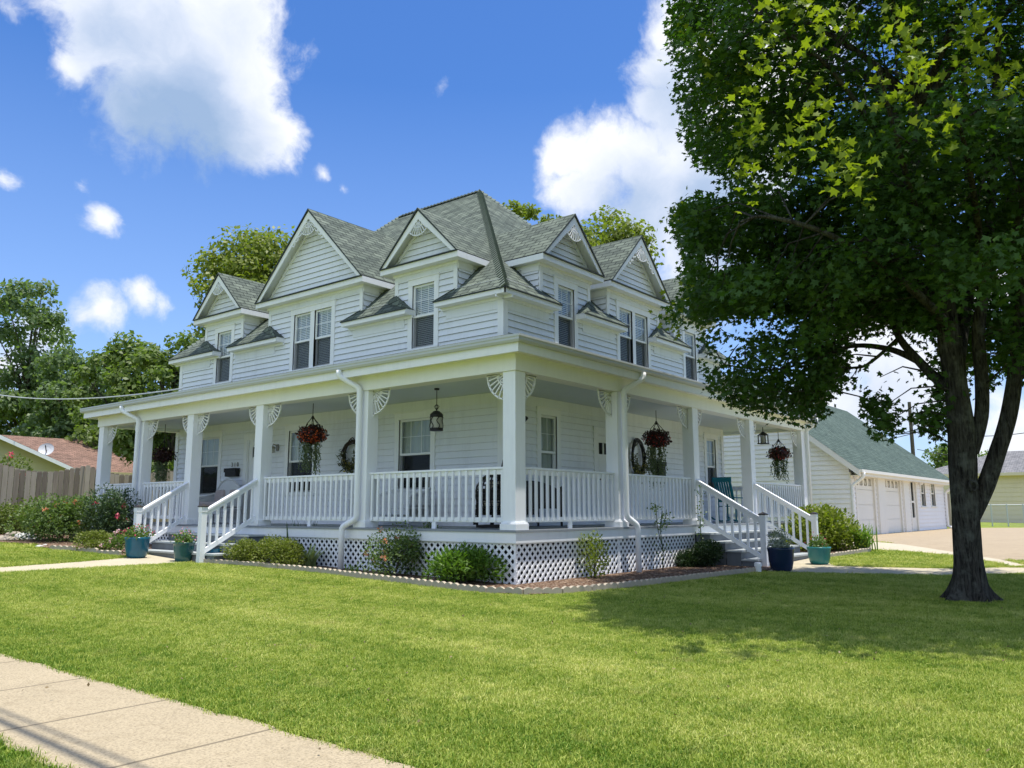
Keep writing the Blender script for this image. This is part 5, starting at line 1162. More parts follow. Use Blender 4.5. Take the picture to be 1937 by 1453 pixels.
for x in (18.7, 27.75):
    t = thing('wall_light', 'white round wall lantern on the garage by the door' if x > 20 else 'white wall lantern at the left corner of the garage', 'wall light', (x, YG0-.12, 2.32)); mb = MB(); mb.lathe([(0, .16), (.09, .10), (.10, .06), (.075, -.08), (.03, -.12), (0, -.12)], n=12); mb.build('lamp_body', m_trim, t, smooth=True); mb = MB(); mb.box(-.03, .03, 0, .12, -.03, .03); mb.build('lamp_arm', m_trim, t)
# low rear wing seen through the porch
wing = thing('rear_wing', 'single storey white wing with green roof seen through the porch end', 'house wing', (0, 0, 0))
def FW(u, w_, z): return (u, 8.0-w_, z)
wo_ = [(25.55, 26.3, 2.2, 3.7)]
mb = MB(); siding(mb, FW, .2, 4.1, lambda z: cut([(17.0, 34.0)], z, wo_), [2.2, 3.7], .2); mb.build('wall', [m_gsid, m_glapshade], wing)
mb = MB(); mb.roofpoly([(16.6, 7.4, 4.25), (34, 7.4, 4.25), (34, 11.5, 6.3), (16.6, 11.5, 6.3)], (1, 0, 0)); mb.build('roof', m_garroof, wing)
mb = MB(); mb.box(16.6, 34, 7.4, 7.44, 4.0, 4.24); mb.box(16.6, 34, 7.44, 8.0, 4.0, 4.03); mb.build('fascia', m_gtrim, wing); window(FW, [wo_[0]], 2.2, 3.7, 'blind', wing, (1, 1), mtr=m_gtrim)

# ------------------------------------------------------------------ far houses, fences, pole and wires
m_yel = painted('pale_yellow_siding', (.62, .58, .36), .05); m_beige = painted('beige_siding', (.68, .58, .44), .04)
m_fw, _t = new_mat('weathered_wood'); _g = _t.n('ShaderNodeNewGeometry'); _mp = _t.n('ShaderNodeMapping'); _t.link(_g.outputs['Position'], _mp.inputs['Vector']); _mp.inputs['Scale'].default_value = (12, 12, 1.4)
_f = _t.math('ADD', _t.math('MULTIPLY', _g.outputs['Random Per Island'], .6), _t.math('MULTIPLY', _t.noise(_mp.outputs[0], 1.5, 6, .7), .5))
finish(_t, _t.ramp(_f, [(.15, (.14, .115, .09)), (.5, (.30, .25, .20)), (.9, (.46, .40, .33))]), .9, _t.noise(_mp.outputs[0], 3, 4), .6, .01, .1)
def fence(pts, H, label, wave=True, pw=.132):
    t = thing('wooden_fence', label, 'fence', (0, 0, 0)); mb = MB(); rail_ = MB(); s = 0
    for (x0, y0), (x1, y1) in zip(pts, pts[1:]):
        L = math.hypot(x1-x0, y1-y0); n = int(L/(pw+.012)); dx, dy = (x1-x0)/L, (y1-y0)/L
        for k in range(n):
            a = k*(pw+.012); ph = ((s+a) % 2.44)/2.44; h = H+(.25*(abs(2*ph-1)**1.7)-.06 if wave else 0)+random.uniform(-.012, .012); x, y = x0+dx*a, y0+dy*a; z0 = gz(x, y)+.03
            pw_ = pw; mb.hexa([(x, y, z0), (x+dx*pw, y+dy*pw, z0), (x+dx*pw-dy*.018, y+dy*pw+dx*.018, z0), (x-dy*.018, y+dx*.018, z0), (x, y, z0+h-.03), (x+dx*pw, y+dy*pw, z0+h-.03), (x+dx*pw-dy*.018, y+dy*pw+dx*.018, z0+h-.03), (x-dy*.018, y+dx*.018, z0+h-.03)])
            mb.hexa([(x, y, z0+h-.03), (x+dx*pw, y+dy*pw, z0+h-.03), (x+dx*pw-dy*.018, y+dy*pw+dx*.018, z0+h-.03), (x-dy*.018, y+dx*.018, z0+h-.03), (x+dx*.025, y+dy*.025, z0+h), (x+dx*(pw-.025), y+dy*(pw-.025), z0+h), (x+dx*(pw-.025)-dy*.018, y+dy*(pw-.025)+dx*.018, z0+h), (x+dx*.025-dy*.018, y+dy*.025+dx*.018, z0+h)])
        for zz in (.4, 1.0, 1.55): rail_.bar((x0-dy*.04, y0+dx*.04, gz(x0, y0)+zz), (x1-dy*.04, y1+dx*.04, gz(x1, y1)+zz), .04, .09)
        s += L
    mb.build('picket_panel', m_fw, t); rail_.build('fence_rail', m_fw, t); return t
fence([(-9, 16.6), (9.5, 16.6)], 1.74, 'weathered grey wooden fence with dipping top behind the roses')
fence([(32.9, .9), (36.5, .9)], 1.65, 'short run of weathered wooden fence beyond the garage', False)
nh = thing('neighbor_house', 'pale yellow single storey house with brown shingle roof behind the fence', 'house', (0, 0, 0))
# frame facing us: built along the fence direction (x axis), front wall y=26
Yn = 27.0
p0 = at(-260, 905, 38); 
def nx(px): # x on the plane y=Yn
    d = raydir(px, 900); t_ = (Yn-CAM[1])/d[1]; return CAM[0]+d[0]*t_, t_
def nz(px, py, Y): d = raydir(px, py); t_ = (Y-CAM[1])/d[1]; return CAM[2]+d[2]*t_, CAM[0]+d[0]*t_
xa, _ = nx(-300); xb, _ = nx(420)
ez, _x = nz(180, 893, Yn-.5); rz_, _x = nz(180, 834, Yn+5)
mb = MB(); mb.roofpoly([(xa, Yn-.5, ez), (xb, Yn-.5, ez), (xb-1, Yn+5, rz_), (xa, Yn+5, rz_)], (1, 0, 0)); mb.roofpoly([(xb, Yn-.5, ez), (xb, Yn+10, ez), (xb-1, Yn+5, rz_)], (0, 1, 0)); nr = mb.build('roof', m_brownroof, nh)
mb = MB(); siding(mb, lambda u, w_, z: (u, Yn-w_, z), .3, ez+.0, lambda z: [(xa, xb-.4)], (), .2); mb.build('wall', [m_yel, m_glapshade], nh)
mb = MB(); mb.box(xa, xb, Yn-.53, Yn-.5, ez-.16, ez+.02); mb.poly([(xa, Yn-.5, ez-.15), (xb, Yn-.5, ez-.15), (xb, Yn, ez-.15), (xa, Yn, ez-.15)]); mb.build('fascia', m_yel, nh)
# projecting gable wing at left with its own ridge
Y2 = Yn-3.0; zg_, xg_ = nz(5, 797, Y2); ze2, xr_ = nz(122, 886, Y2); zl, xl = nz(-215, 886, Y2)
xpk = (xr_+xl)/2; hw_ = (xr_-xl)/2; zpk, _ = nz(5, 799, Y2)
mb = MB(); zpk = ze2+hw_*.44
mb.roofpoly([(xr_+.4, Y2-.45, ze2-.1), (xpk, Y2-.45, zpk), (xpk, Yn+6, zpk), (xr_+.4, Yn+6, ze2-.1)], (0, 1, 0)); mb.roofpoly([(xl-.4, Y2-.45, ze2-.1), (xpk, Y2-.45, zpk), (xpk, Yn+6, zpk), (xl-.4, Yn+6, ze2-.1)], (0, 1, 0)); mb.build('roof', m_brownroof, nh)
mb = MB(); siding(mb, lambda u, w_, z: (u, Y2-w_, z), .3, zpk-.1, lambda z: [(xl, xr_)] if z < ze2 else [(xl+(z-ze2)/.44, xr_-(z-ze2)/.44)], [ze2], .2); siding(mb, lambda u, w_, z: (xr_+w_, u, z), .3, ze2, lambda z: [(Y2, Yn)], (), .2); mb.build('wall', [m_yel, m_glapshade], nh)
mb = MB(); mb.bar((xr_+.4, Y2-.46, ze2-.18), (xpk, Y2-.46, zpk-.09), .04, .13); mb.bar((xl-.4, Y2-.46, ze2-.18), (xpk, Y2-.46, zpk-.09), .04, .13); mb.build('fascia', m_trim, nh)
zz1, xx1 = nz(62, 915, Y2)
window(lambda u, w_, z: (u, Y2-w_, z), [(xx1-.5, xx1+.5, zz1-.9, zz1+.25)], zz1-.9, zz1+.25, 'blind', nh)
for px, py in ((228, 872),):
    z_, x_ = nz(px, py, Yn+2.2); mb = MB(); mb.lathe([(.22, 0), (.10, .12), (.07, .14), (.07, 1.15), (.15, 1.17), (.15, 1.32), (0, 1.34)], (x_, Yn+2.2, z_-.5), 10); mb.build('roof_vent', m_gutter, nh)
z_, x_ = nz(88, 852, Y2+1.4); t = thing('satellite_dish', 'grey satellite dish on the brown roof', 'satellite dish', (x_, Y2+1.4, z_)); mb = MB()
mb.lathe([(0, 0), (.13, .02), (.23, .06), (.27, .085)], n=20); dsh = mb.build('dish', m_gutter, t); dsh.rotation_euler = (R(62), 0, R(-35)); dsh.scale = (1, 1, 1); mb = MB(); mb.tube([(0, 0, 0), (0, 0, -.75)], .03, 6); mb.tube([(0, 0, -.1), (-.25, -.5, .15)], .02, 5); mb.build('mast', m_black, t)
x_ = nx(28)[0]; blx, bly = at(30, 905, 27)[:2]; shrub('crape_myrtle', 'crape myrtle with crimson flower heads peeking over the fence', 'shrub', blx, bly, .9, .7, 2.15, 2200, .12, m_lf_hedge, lump=12, fl=(m_redp, 16, .2), seed=31, base=.6, z=.4)
# grey-roofed house at right
rh = thing('neighbor_house', 'low beige house with grey hip roof behind the maple trunk', 'house', (0, 0, 0))
Dr = 52.0
def atd(px, py, d): return at(px, py, d)
A = atd(1755, 890, 56); B = atd(2150, 890, 50)
def onz(px, py, d): return at(px, py, d)
e1 = at(1756, 893, 58); e2 = at(2200, 893, 50); dv = unit((e2-e1)*np.array([1, 1, 0])); nv = np.array([-dv[1], dv[0], 0]); nv = nv if nv@_fw > 0 else -nv
zE = .3+2.75+ .35
zE = (e1[2]+e2[2])/2
L_ = np.linalg.norm((e2-e1)[:2]); o0 = np.array([e1[0], e1[1], 0])
def RHs(u, v, z): return tuple(o0+dv*u+nv*v+np.array([0, 0, z]))
mb = MB(); zr_ = zE+1.75
mb.roofpoly([RHs(-1, -.5, zE), RHs(L_, -.5, zE), RHs(L_-2, 5, zr_), RHs(3.9, 5, zr_)], tuple(dv)); mb.roofpoly([RHs(-1, -.5, zE), RHs(-1, 10, zE), RHs(3.9, 5, zr_)], tuple(nv)); mb.build('roof', m_greyroof, rh)
mb = MB(); siding(mb, lambda u, w_, z: RHs(u, -w_, z), .25, zE-.1, lambda z: [(0, L_-1)], (), .3); mb.build('wall', [m_beige, m_glapshade], rh)
mb = MB(); mb.hexa([RHs(-1, -.52, zE-.2), RHs(L_, -.52, zE-.2), RHs(L_, -.49, zE-.2), RHs(-1, -.49, zE-.2), RHs(-1, -.52, zE), RHs(L_, -.52, zE), RHs(L_, -.49, zE), RHs(-1, -.49, zE)]); mb.poly([RHs(-1, -.5, zE-.19), RHs(L_, -.5, zE-.19), RHs(L_, 0, zE-.19), RHs(-1, 0, zE-.19)]); mb.build('fascia', m_beige, rh)
mb = MB(); mb.hexa([RHs(8.6, -.06, .3), RHs(10.2, -.06, .3), RHs(10.2, -.0, .3), RHs(8.6, -.0, .3), RHs(8.6, -.06, 2.5), RHs(10.2, -.06, 2.5), RHs(10.2, -.0, 2.5), RHs(8.6, -.0, 2.5)]); mb.build('door', m_gtrim, rh)
# chain link fence
cf = thing('chain_link_fence', 'galvanised chain link fence across the lawn at the far right', 'fence', (0, 0, 0)); c0 = at(1845, 958, 44); c1 = at(2100, 960, 40); mb = MB(); nn = 8
for k in range(nn+1):
    q = c0+(c1-c0)*k/nn; mb = MB(); mb.tube([(q[0], q[1], .25), (q[0], q[1], 1.48)], .035, 6); mb.build('fence_post', m_gutter, cf)
mb = MB(); mb.tube([(c0[0], c0[1], 1.42), (c1[0], c1[1], 1.42)], .03, 6); mb.build('top_rail', m_gutter, cf)
mb = MB(); Lc = np.linalg.norm((c1-c0)[:2]); n = int(Lc/.11)
for k in range(n):
    for s in (0, 1):
        a = c0+(c1-c0)*k/n; b = c0+(c1-c0)*min(1, (k+10)/n); mb.bar((a[0], a[1], .3 if s else 1.4), (b[0], b[1], 1.4 if s else .3), .008, .008)
mb.build('wire_mesh', m_gutter, cf)
# utility pole and wires
up = at(1735, 960, 70); t = thing('utility_pole', 'wooden utility pole rising behind the garage roof', 'utility pole', (up[0], up[1], 0)); mb = MB(); mb.tube([(0, 0, 0), (0, 0, 10.5)], [.2, .14], 10); mb.build('pole', m_bark2, t)
def wire(p, q, sag, label, r_=.018, name='power_line'):
    p = np.array(p); q = np.array(q); mb = MB(); mb.tube([tuple(p+(q-p)*k/16+np.array([0, 0, -sag*4*(k/16)*(1-k/16)])) for k in range(17)], r_, 5); tag(mb.build(name, m_black), label, 'wire')
wire(at(1735, 815, 70), at(2050, 795, 62), .8, 'upper overhead wire crossing the sky right of the maple trunk', .03)
wire(at(1500, 842, 76), at(1735, 818, 70), .5, 'overhead wire left of the utility pole, ending at the pole', .03)
wire(at(1735, 850, 75), at(2050, 866, 66), .6, 'lower overhead wire above the grey roof', .03)
def lw(m_): return m_
wp = at(-60, 735, 34); wq = at(345, 735, 20); m_wire = m_gutter
mb = MB(); mb.tube([tuple(wp+(wq-wp)*k/16+np.array([0, 0, -.35*4*(k/16)*(1-k/16)])) for k in range(17)], .018, 5); tag(mb.build('service_line', m_wire), 'pale service cable running from the left edge to the house', 'wire')
# street lines overhead whose shadows cross the sidewalk (they pass above the frame)
for (pa, pb, r_, lb) in (((0, 1368), (181, 1451), .03, 'thicker overhead street cable whose shadow crosses the sidewalk corner'), ((0, 1348), (235, 1444), .016, 'thinner overhead street cable casting the fainter shadow on the sidewalk')):
    zc_ = 7.5; sh = np.array([SUN.x, SUN.y])/SUN.z*zc_; A_ = np.array(gpt(*pa)); B_ = np.array(gpt(*pb)); dd_ = (B_-A_)/np.linalg.norm(B_-A_)
    wire([*(A_-dd_*14+sh), zc_], [*(A_+dd_*16+sh), zc_], .0, lb, r_, 'street_cable')

# ------------------------------------------------------------------ foreground maple
def carve(px, py):
    """crown outline of the maple as seen in the photograph"""
    sil = [(1300, -400), (1262, 70), (1268, 112), (1290, 130), (1264, 165), (1285, 205), (1302, 290), (1330, 312), (1372, 345), (1398, 392), (1340, 372), (1300, 372), (1272, 400), (1276, 440), (1300, 470), (1290, 500), (1290, 545), (1252, 590), (1262, 620), (1320, 612), (1350, 600), (1362, 610), (1325, 640), (1345, 660), (1322, 690), (1342, 720), (1330, 735), (1385, 770), (1440, 800), (1490, 792), (1525, 812), (1572, 785), (1560, 752), (1580, 735), (1612, 720), (1648, 728), (1628, 770), (1640, 800), (1655, 838), (1688, 838), (1702, 800), (1700, 770), (1722, 770), (1745, 815), (1768, 838), (1790, 870), (1818, 860), (1830, 700), (1862, 690), (1862, 800), (1875, 802), (1890, 770), (1915, 700), (1937, 745), (2000, 760), (3000, 800), (3000, -3000), (1300, -3000)]
    px = px+rng.normal(0, 9, len(px)); py = py+rng.normal(0, 9, len(py))
    m = inpoly(px, py, sil)
    for hole, keep in (([(1440, 640), (1425, 600), (1465, 590), (1530, 612), (1500, 640), (1462, 650)], .25), ([(1352, 600), (1400, 590), (1440, 620), (1400, 672), (1360, 690), (1345, 640)], .18), ([(1345, 478), (1385, 482), (1378, 520), (1345, 515)], .1),
                       ([(1400, 470), (1440, 480), (1420, 500)], .3), ([(1600, 640), (1680, 615), (1770, 630), (1775, 775), (1700, 775), (1640, 735), (1600, 700)], .10), ([(1880, 720), (1937, 700), (1990, 760), (1880, 830)], .1), ([(1440, 690), (1500, 660), (1560, 690), (1500, 720)], .4), ([(1330, 690), (1370, 660), (1410, 680), (1370, 720)], .4)):
        h = inpoly(px, py, hole); m &= ~(h & (rng.uniform(size=len(px)) > keep))
    return m
TB = np.array([*gpt(1835, 1138), 0.0]); TD = (TB-CAM)@_fw
maple = thing('maple_tree', 'big maple with dark spreading crown and forked trunk on the right lawn', 'tree', (0, 0, 0))
fwd = np.array([math.sin(YAW), math.cos(YAW), 0]); rgt = np.array([math.cos(YAW), -math.sin(YAW), 0])
def tp(px, py, dd): p = at(px, py, TD+dd); return p
limbs = []
def limb(pts, r0, r1, n=10, par_=None):
    P = [Vector(p) for p in pts]; out = []
    for i in range(len(P)-1):      # Catmull-Rom
        a = P[max(i-1, 0)]; b = P[i]; c = P[i+1]; d = P[min(i+2, len(P)-1)]
        for k in range(6): t_ = k/6; out.append(.5*((2*b)+(c-a)*t_+(2*a-5*b+4*c-d)*t_*t_+(3*b-a-3*c+d)*t_**3))
    out.append(P[-1]); rr = [r0+(r1-r0)*(k/(len(out)-1))**.8 for k in range(len(out))]; limbs.append((np.array([tuple(o) for o in out]), rr)); return out, rr
mb = MB(); cx = (1826-1835)/FPX*TD
def lim(pts, r0, r1, n=9): o, r_ = limb(pts, r0, r1); mb.tube(o, r_, n)
b0 = TB
trunk = [tuple(b0+np.array([0, 0, -.15])), tuple(b0+np.array([0, 0, .12])), tuple(tp(1831, 1060, 0)), tuple(tp(1825, 960, 0)), tuple(tp(1822, 880, 0)), tuple(tp(1818, 800, 0)), tuple(tp(1808, 720, .05)), tuple(tp(1797, 640, .1)), tuple(tp(1786, 560, .1)), tuple(tp(1765, 460, .2)), tuple(tp(1742, 360, .3)), tuple(tp(1728, 240, .3)), tuple(tp(1735, 80, .4)), tuple(tp(1745, -150, .5)), tuple(tp(1760, -400, .5))]
tr_r = [.255, .20, .166, .152, .160, .150, .128, .135, .11, .095, .08, .07, .06, .04, .02]
# smooth trunk with root flare and bark ridges
def bark_tube(mb, pts, rads, seg=40, sub=7, flare=True, ridge=.06):
    P = [Vector(p) for p in pts]; C_ = []; RR = []
    for i in range(len(P)-1):
        a = P[max(i-1, 0)]; b = P[i]; c = P[i+1]; d = P[min(i+2, len(P)-1)]
        for k in range(sub): t_ = k/sub; C_.append(.5*((2*b)+(c-a)*t_+(2*a-5*b+4*c-d)*t_*t_+(3*b-a-3*c+d)*t_**3)); RR.append(rads[i]+(rads[i+1]-rads[i])*t_)
    C_.append(P[-1]); RR.append(rads[-1]); b = len(mb.v)
    limbs.append((np.array([tuple(o) for o in C_]), RR))
    for i, (c, r_) in enumerate(zip(C_, RR)):
        for k in range(seg):
            a = 2*math.pi*k/seg; h = c.z
            rd = r_*(1+ridge*math.sin(a*13+2.2*math.sin(h*1.3))*.5+ridge*.6*math.sin(a*21+h*3)+.05*math.sin(a*3+h*.9))
            if flare and h < .5: rd *= 1+.85*max(0, (.42-h)/.42)**2.2*max(0, math.sin(a*5+.8))**.8+.12*max(0, (.5-h)/.5)
            mb.v.append((c.x+rd*math.cos(a), c.y+rd*math.sin(a), c.z))
    for i in range(len(C_)-1):
        for k in range(seg):
            k2 = (k+1) % seg; mb.f.append((b+i*seg+k, b+i*seg+k2, b+(i+1)*seg+k2, b+(i+1)*seg+k)); mb.m.append(0); mb.uv.append([(0, 0)]*4)
bark_tube(mb, trunk, tr_r)
bark_tube(mb, [tuple(tp(1836, 985, 0)), tuple(tp(1862, 925, 0)), tuple(tp(1886, 860, -.05)), tuple(tp(1908, 790, -.1)), tuple(tp(1922, 700, -.1)), tuple(tp(1932, 600, -.1)), tuple(tp(1945, 480, -.2)), tuple(tp(1962, 340, -.3)), tuple(tp(1990, 100, -.4))], [.10, .115, .108, .10, .092, .085, .075, .055, .035], 24, 6, False)
bark_tube(mb, [tuple(tp(1838, 860, 0)), tuple(tp(1856, 790, -.05)), tuple(tp(1858, 720, -.08)), tuple(tp(1852, 640, -.1)), tuple(tp(1858, 560, -.1)), tuple(tp(1872, 430, 0)), tuple(tp(1880, 250, .2)), tuple(tp(1890, 20, .4)), tuple(tp(1900, -250, .4))], [.08, .085, .08, .075, .07, .06, .05, .04, .03], 22, 6, False)
bark_tube(mb, [tuple(tp(1812, 700, .1)), tuple(tp(1822, 610, .5)), tuple(tp(1838, 500, .9)), tuple(tp(1830, 300, 1.3)), tuple(tp(1820, 50, 1.6))], [.09, .085, .075, .055, .035], 18, 6, False)
# knot hole
kn = tp(1826, 920, 0)-fwd*.185; mb.tube([tuple(kn+rgt*.05*math.cos(a)+np.array([0, 0, .06*math.sin(a)])) for a in np.linspace(0, 2*math.pi, 13)], .018, 6)
mb.build('trunk', m_bark, maple, smooth=True)
mb = MB()
def bl(*q, r=(.07, .02)): o, r_ = limb([tuple(tp(*p)) for p in q], r[0], r[1]); mb.tube(o, r_, 8)
bl((1806, 740, 0), (1770, 715, .3), (1735, 680, .5), (1705, 645, .7), (1684, 608, .8), (1640, 560, 1.0), (1560, 520, 1.3), (1480, 500, 1.6), r=(.085, .02))
bl((1735, 682, .5), (1680, 660, .8), (1610, 655, 1.4), (1540, 680, 2.0), (1460, 700, 2.5), (1370, 690, 3.0), r=(.05, .012))
bl((1700, 640, .7), (1640, 690, 1.0), (1600, 700, 1.2), (1560, 740, 1.4), r=(.03, .01))
bl((1796, 620, .1), (1740, 560, -.4), (1660, 500, -.9), (1560, 440, -1.3), (1450, 410, -1.3), (1400, 420, -1.3), r=(.07, .012))
bl((1790, 590, .1), (1700, 520, .6), (1560, 560, 1.4), (1430, 560, 2.2), (1300, 590, 2.8), r=(.06, .012))
bl((1765, 460, .2), (1690, 380, .6), (1600, 300, 1.0), (1480, 220, 1.2), (1340, 180, 1.3), r=(.06, .012))
bl((1745, 360, .3), (1660, 250, -.4), (1560, 120, -1.0), (1440, 30, -1.4), r=(.055, .012))
bl((1740, 300, .3), (1640, 150, 1.0), (1480, 60, 1.8), (1330, 60, 2.2), r=(.05, .012))
bl((1780, 520, .1), (1740, 420, -1.0), (1700, 280, -2.0), (1660, 120, -2.8), r=(.06, .012))
bl((1858, 560, -.1), (1850, 430, -1.0), (1830, 300, -2.0), (1800, 180, -2.9), r=(.06, .012))
bl((1870, 450, 0), (1940, 330, .8), (2050, 200, 1.6), r=(.05, .012)); bl((1930, 620, -.1), (2010, 540, .4), (2150, 460, .8), r=(.06, .012)); bl((1920, 720, -.1), (1985, 690, .6), (2080, 660, 1.2), r=(.04, .01))
bl((1838, 500, .9), (1780, 420, 2.0), (1700, 380, 3.2), (1600, 360, 4.0), r=(.06, .012)); bl((1838, 480, .9), (1900, 420, 2.0), (1960, 400, 3.2), r=(.055, .012)); bl((1790, 640, .1), (1760, 600, 1.4), (1720, 560, 2.6), (1660, 540, 3.8), r=(.055, .012))
bl((1900, 500, -.2), (1930, 400, -1.4), (1960, 260, -2.4), r=(.05, .012))
def bld(base, offs, r=(.06, .012)):   # boughs given by metre offsets (right, forward, up), for the unseen top and far side
    o, r_ = limb([tuple(np.array(base)+rgt*a+fwd*b+np.array([0, 0, c])) for a, b, c in offs], r[0], r[1]); mb.tube(o, r_, 7)
top = tp(1742, 200, .3)
for a in range(7):
    an = a*2*math.pi/7+.4; bld(top, [(0, 0, 0), (math.cos(an)*.9, math.sin(an)*.9, .9), (math.cos(an)*2.1, math.sin(an)*2.1, 1.6), (math.cos(an)*3.2, math.sin(an)*3.2, 1.9)])
# leaf clumps: sampled in the crown volume
cc = TB+np.array([0, 0, 6.1])+rgt*.25+fwd*.5
NC = 560; v = unit(rng.normal(size=(NC, 3))); rad = np.power(rng.uniform(0, 1, NC), .38)
off = v*rad[:, None]*np.array([4.7, 5.1, 5.2]); off[:, 1] *= np.where(off[:, 1] < 0, .93, 1.0); off[:, 2] = np.where(off[:, 2] < 0, off[:, 2]*.72, off[:, 2])
SPR = cc+rgt*off[:, 0:1]+fwd*off[:, 1:2]+np.array([0, 0, 1.0])*off[:, 2:3]
up_ = unit(rng.normal(size=(110, 3))); up_[:, 2] = np.abs(up_[:, 2])*.8; SPR = np.vstack([SPR, cc+rgt*up_[:, 0:1]*4.2+fwd*(up_[:, 1:2]*4.4-.2)+np.array([0, 0, 1.0])*(up_[:, 2:3]*5.0+1.6)]); NC = len(SPR)  # extra sprays added above the frame, only to deepen the crown's shadow
od = unit((SPR-cc)*np.array([1, 1, .35])); K_ = 12; si = np.repeat(np.arange(NC), K_)   # each spray: a flat, drooping, outward-pointing fan of clumps
al = rng.uniform(-.55, .6, NC*K_); P = SPR[si]+od[si]*al[:, None]+rng.normal(0, 1, (NC*K_, 3))*np.array([.23, .23, .10])+np.array([0, 0, 1.0])*(-.22*(al+.2)**2)[:, None]
# the lower tier of boughs reaching left towards the porch
n2 = 74; t_ = rng.uniform(0, 1, n2); q = np.array([at(px, py, d) for px, py, d in zip(1310+490*t_+rng.normal(0, 22, n2), rng.uniform(525, 765, n2), TD+.2+3.2*(1-t_)+rng.normal(0, .5, n2))])
si2 = np.repeat(np.arange(n2), 11); al = rng.uniform(-.5, .5, len(si2)); od2 = unit(-rgt*.8+fwd*.5+rng.normal(0, .35, (n2, 3))*np.array([1, 1, .15])); q = q[si2]+od2[si2]*al[:, None]+rng.normal(0, 1, (len(si2), 3))*np.array([.17, .17, .06])+np.array([0, 0, 1.0])*(-.25*(al+.2)**2)[:, None]; P = np.vstack([P, q])
n3 = 26; q = np.array([at(px, py, d) for px, py, d in zip(rng.uniform(1260, 1400, n3), rng.uniform(370, 640, n3), TD+rng.uniform(-.5, 2.5, n3))]); si2 = np.repeat(np.arange(n3), 11); al = rng.uniform(-.5, .5, len(si2)); q = q[si2]-rgt*al[:, None]+rng.normal(0, 1, (len(si2), 3))*np.array([.15, .2, .06]); P = np.vstack([P, q])
n4 = 150; q = np.array([at(px, py, d) for px, py, d in zip(rng.uniform(1610, 1790, n4), rng.uniform(720, 870, n4), TD+rng.uniform(-.2, 1.6, n4))]); P = np.vstack([P, q])
d_ = P-CAM; wz = d_@_fw; pxs = 968.5+FPX*(d_@_r2)/wz; pys = 726.5-FPX*(d_@_u2)/wz
m = (wz > 4.5) & (P[:, 2] > 2.1) & (carve(pxs, pys) | (pys < -260) | (pxs > 2300)); m &= ~((pys > 560) & (pxs > 1775) & (pxs < 1905) & (wz < TD+.35))
# keep the near lower middle open, so limbs show dark against the far crown
P = P[m]; wz = wz[m]; pxs = pxs[m]; pys = pys[m]
# lumpiness: drop clumps in 3-D noise voids
key = .5+0*np.sin(P[:, 0]*1.9+1.3)*np.sin(P[:, 1]*2.1+.4)*np.sin(P[:, 2]*2.3+2.0); keepm = key > -.33; P = P[keepm]; pxs = pxs[keepm]; pys = pys[keepm]
# twigs joining clumps to the nearest limb
LP = np.vstack([l[0] for l in limbs]); LR = np.hstack([np.array(l[1]) for l in limbs]); ok = LR < .14; LP = LP[ok]
sel = rng.permutation(len(P))[:1100]
for i in sel:
    dd = np.linalg.norm(LP-P[i], axis=1)+.6*np.maximum(0, LP[:, 2]-P[i][2])+rng.uniform(0, .55, len(LP)); j = int(np.argmin(dd)); a = LP[j]; b = P[i]
    if np.linalg.norm(b-a) > 1.5: continue
    mid = (a+b)/2+np.array([0, 0, .12*np.linalg.norm(b-a)])+rng.normal(0, .05, 3); mb.tube([tuple(a), tuple(mid), tuple(b)], [.014, .010, .005], 4, cap=False)
mb.build('branch', m_bark, maple, smooth=True)
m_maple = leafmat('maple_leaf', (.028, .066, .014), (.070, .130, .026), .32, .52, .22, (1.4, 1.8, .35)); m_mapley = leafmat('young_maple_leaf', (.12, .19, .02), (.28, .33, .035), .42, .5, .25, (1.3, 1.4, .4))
per = 24; n = len(P)*per; idx = np.repeat(np.arange(len(P)), per); C = P[idx]+rng.normal(0, 1, (n, 3))*np.array([.14, .14, .10]); out = unit(P[idx]-cc)
T = unit(out*.6+rng.normal(0, .6, (n, 3))+np.array([0, 0, -.45])); N = unit(rng.normal(0, .55, (n, 3))+np.array([0, 0, 1.0])+out*.35)
d_ = C-CAM; wz = d_@_fw; px_ = 968.5+FPX*(d_@_r2)/wz; py_ = 726.5-FPX*(d_@_u2)/wz; mk = carve(px_, py_) | (py_ < -200) | (px_ > 2200); C = C[mk]; T = T[mk]; N = N[mk]
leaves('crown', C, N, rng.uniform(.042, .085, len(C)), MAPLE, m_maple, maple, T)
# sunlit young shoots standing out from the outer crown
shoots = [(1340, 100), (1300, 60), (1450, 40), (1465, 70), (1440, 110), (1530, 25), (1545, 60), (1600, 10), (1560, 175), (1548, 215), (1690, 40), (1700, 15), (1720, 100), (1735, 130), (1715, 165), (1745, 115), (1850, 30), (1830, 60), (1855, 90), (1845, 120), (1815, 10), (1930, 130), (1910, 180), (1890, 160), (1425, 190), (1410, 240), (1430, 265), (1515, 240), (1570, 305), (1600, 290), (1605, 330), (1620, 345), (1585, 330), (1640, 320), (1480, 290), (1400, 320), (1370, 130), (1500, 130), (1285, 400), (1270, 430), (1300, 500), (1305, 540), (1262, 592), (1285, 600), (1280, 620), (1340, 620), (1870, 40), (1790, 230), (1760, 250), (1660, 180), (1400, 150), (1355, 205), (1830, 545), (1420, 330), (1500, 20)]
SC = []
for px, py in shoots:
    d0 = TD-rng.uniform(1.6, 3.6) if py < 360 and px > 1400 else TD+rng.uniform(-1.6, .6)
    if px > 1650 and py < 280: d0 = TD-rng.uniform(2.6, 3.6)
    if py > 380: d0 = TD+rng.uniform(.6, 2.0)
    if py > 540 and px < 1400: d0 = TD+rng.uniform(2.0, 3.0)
    c = at(px, py, d0); k = 20; s_ = rng.normal(0, 1, (k, 3))*np.array([.075, .075, .14]); SC.append(c+s_)
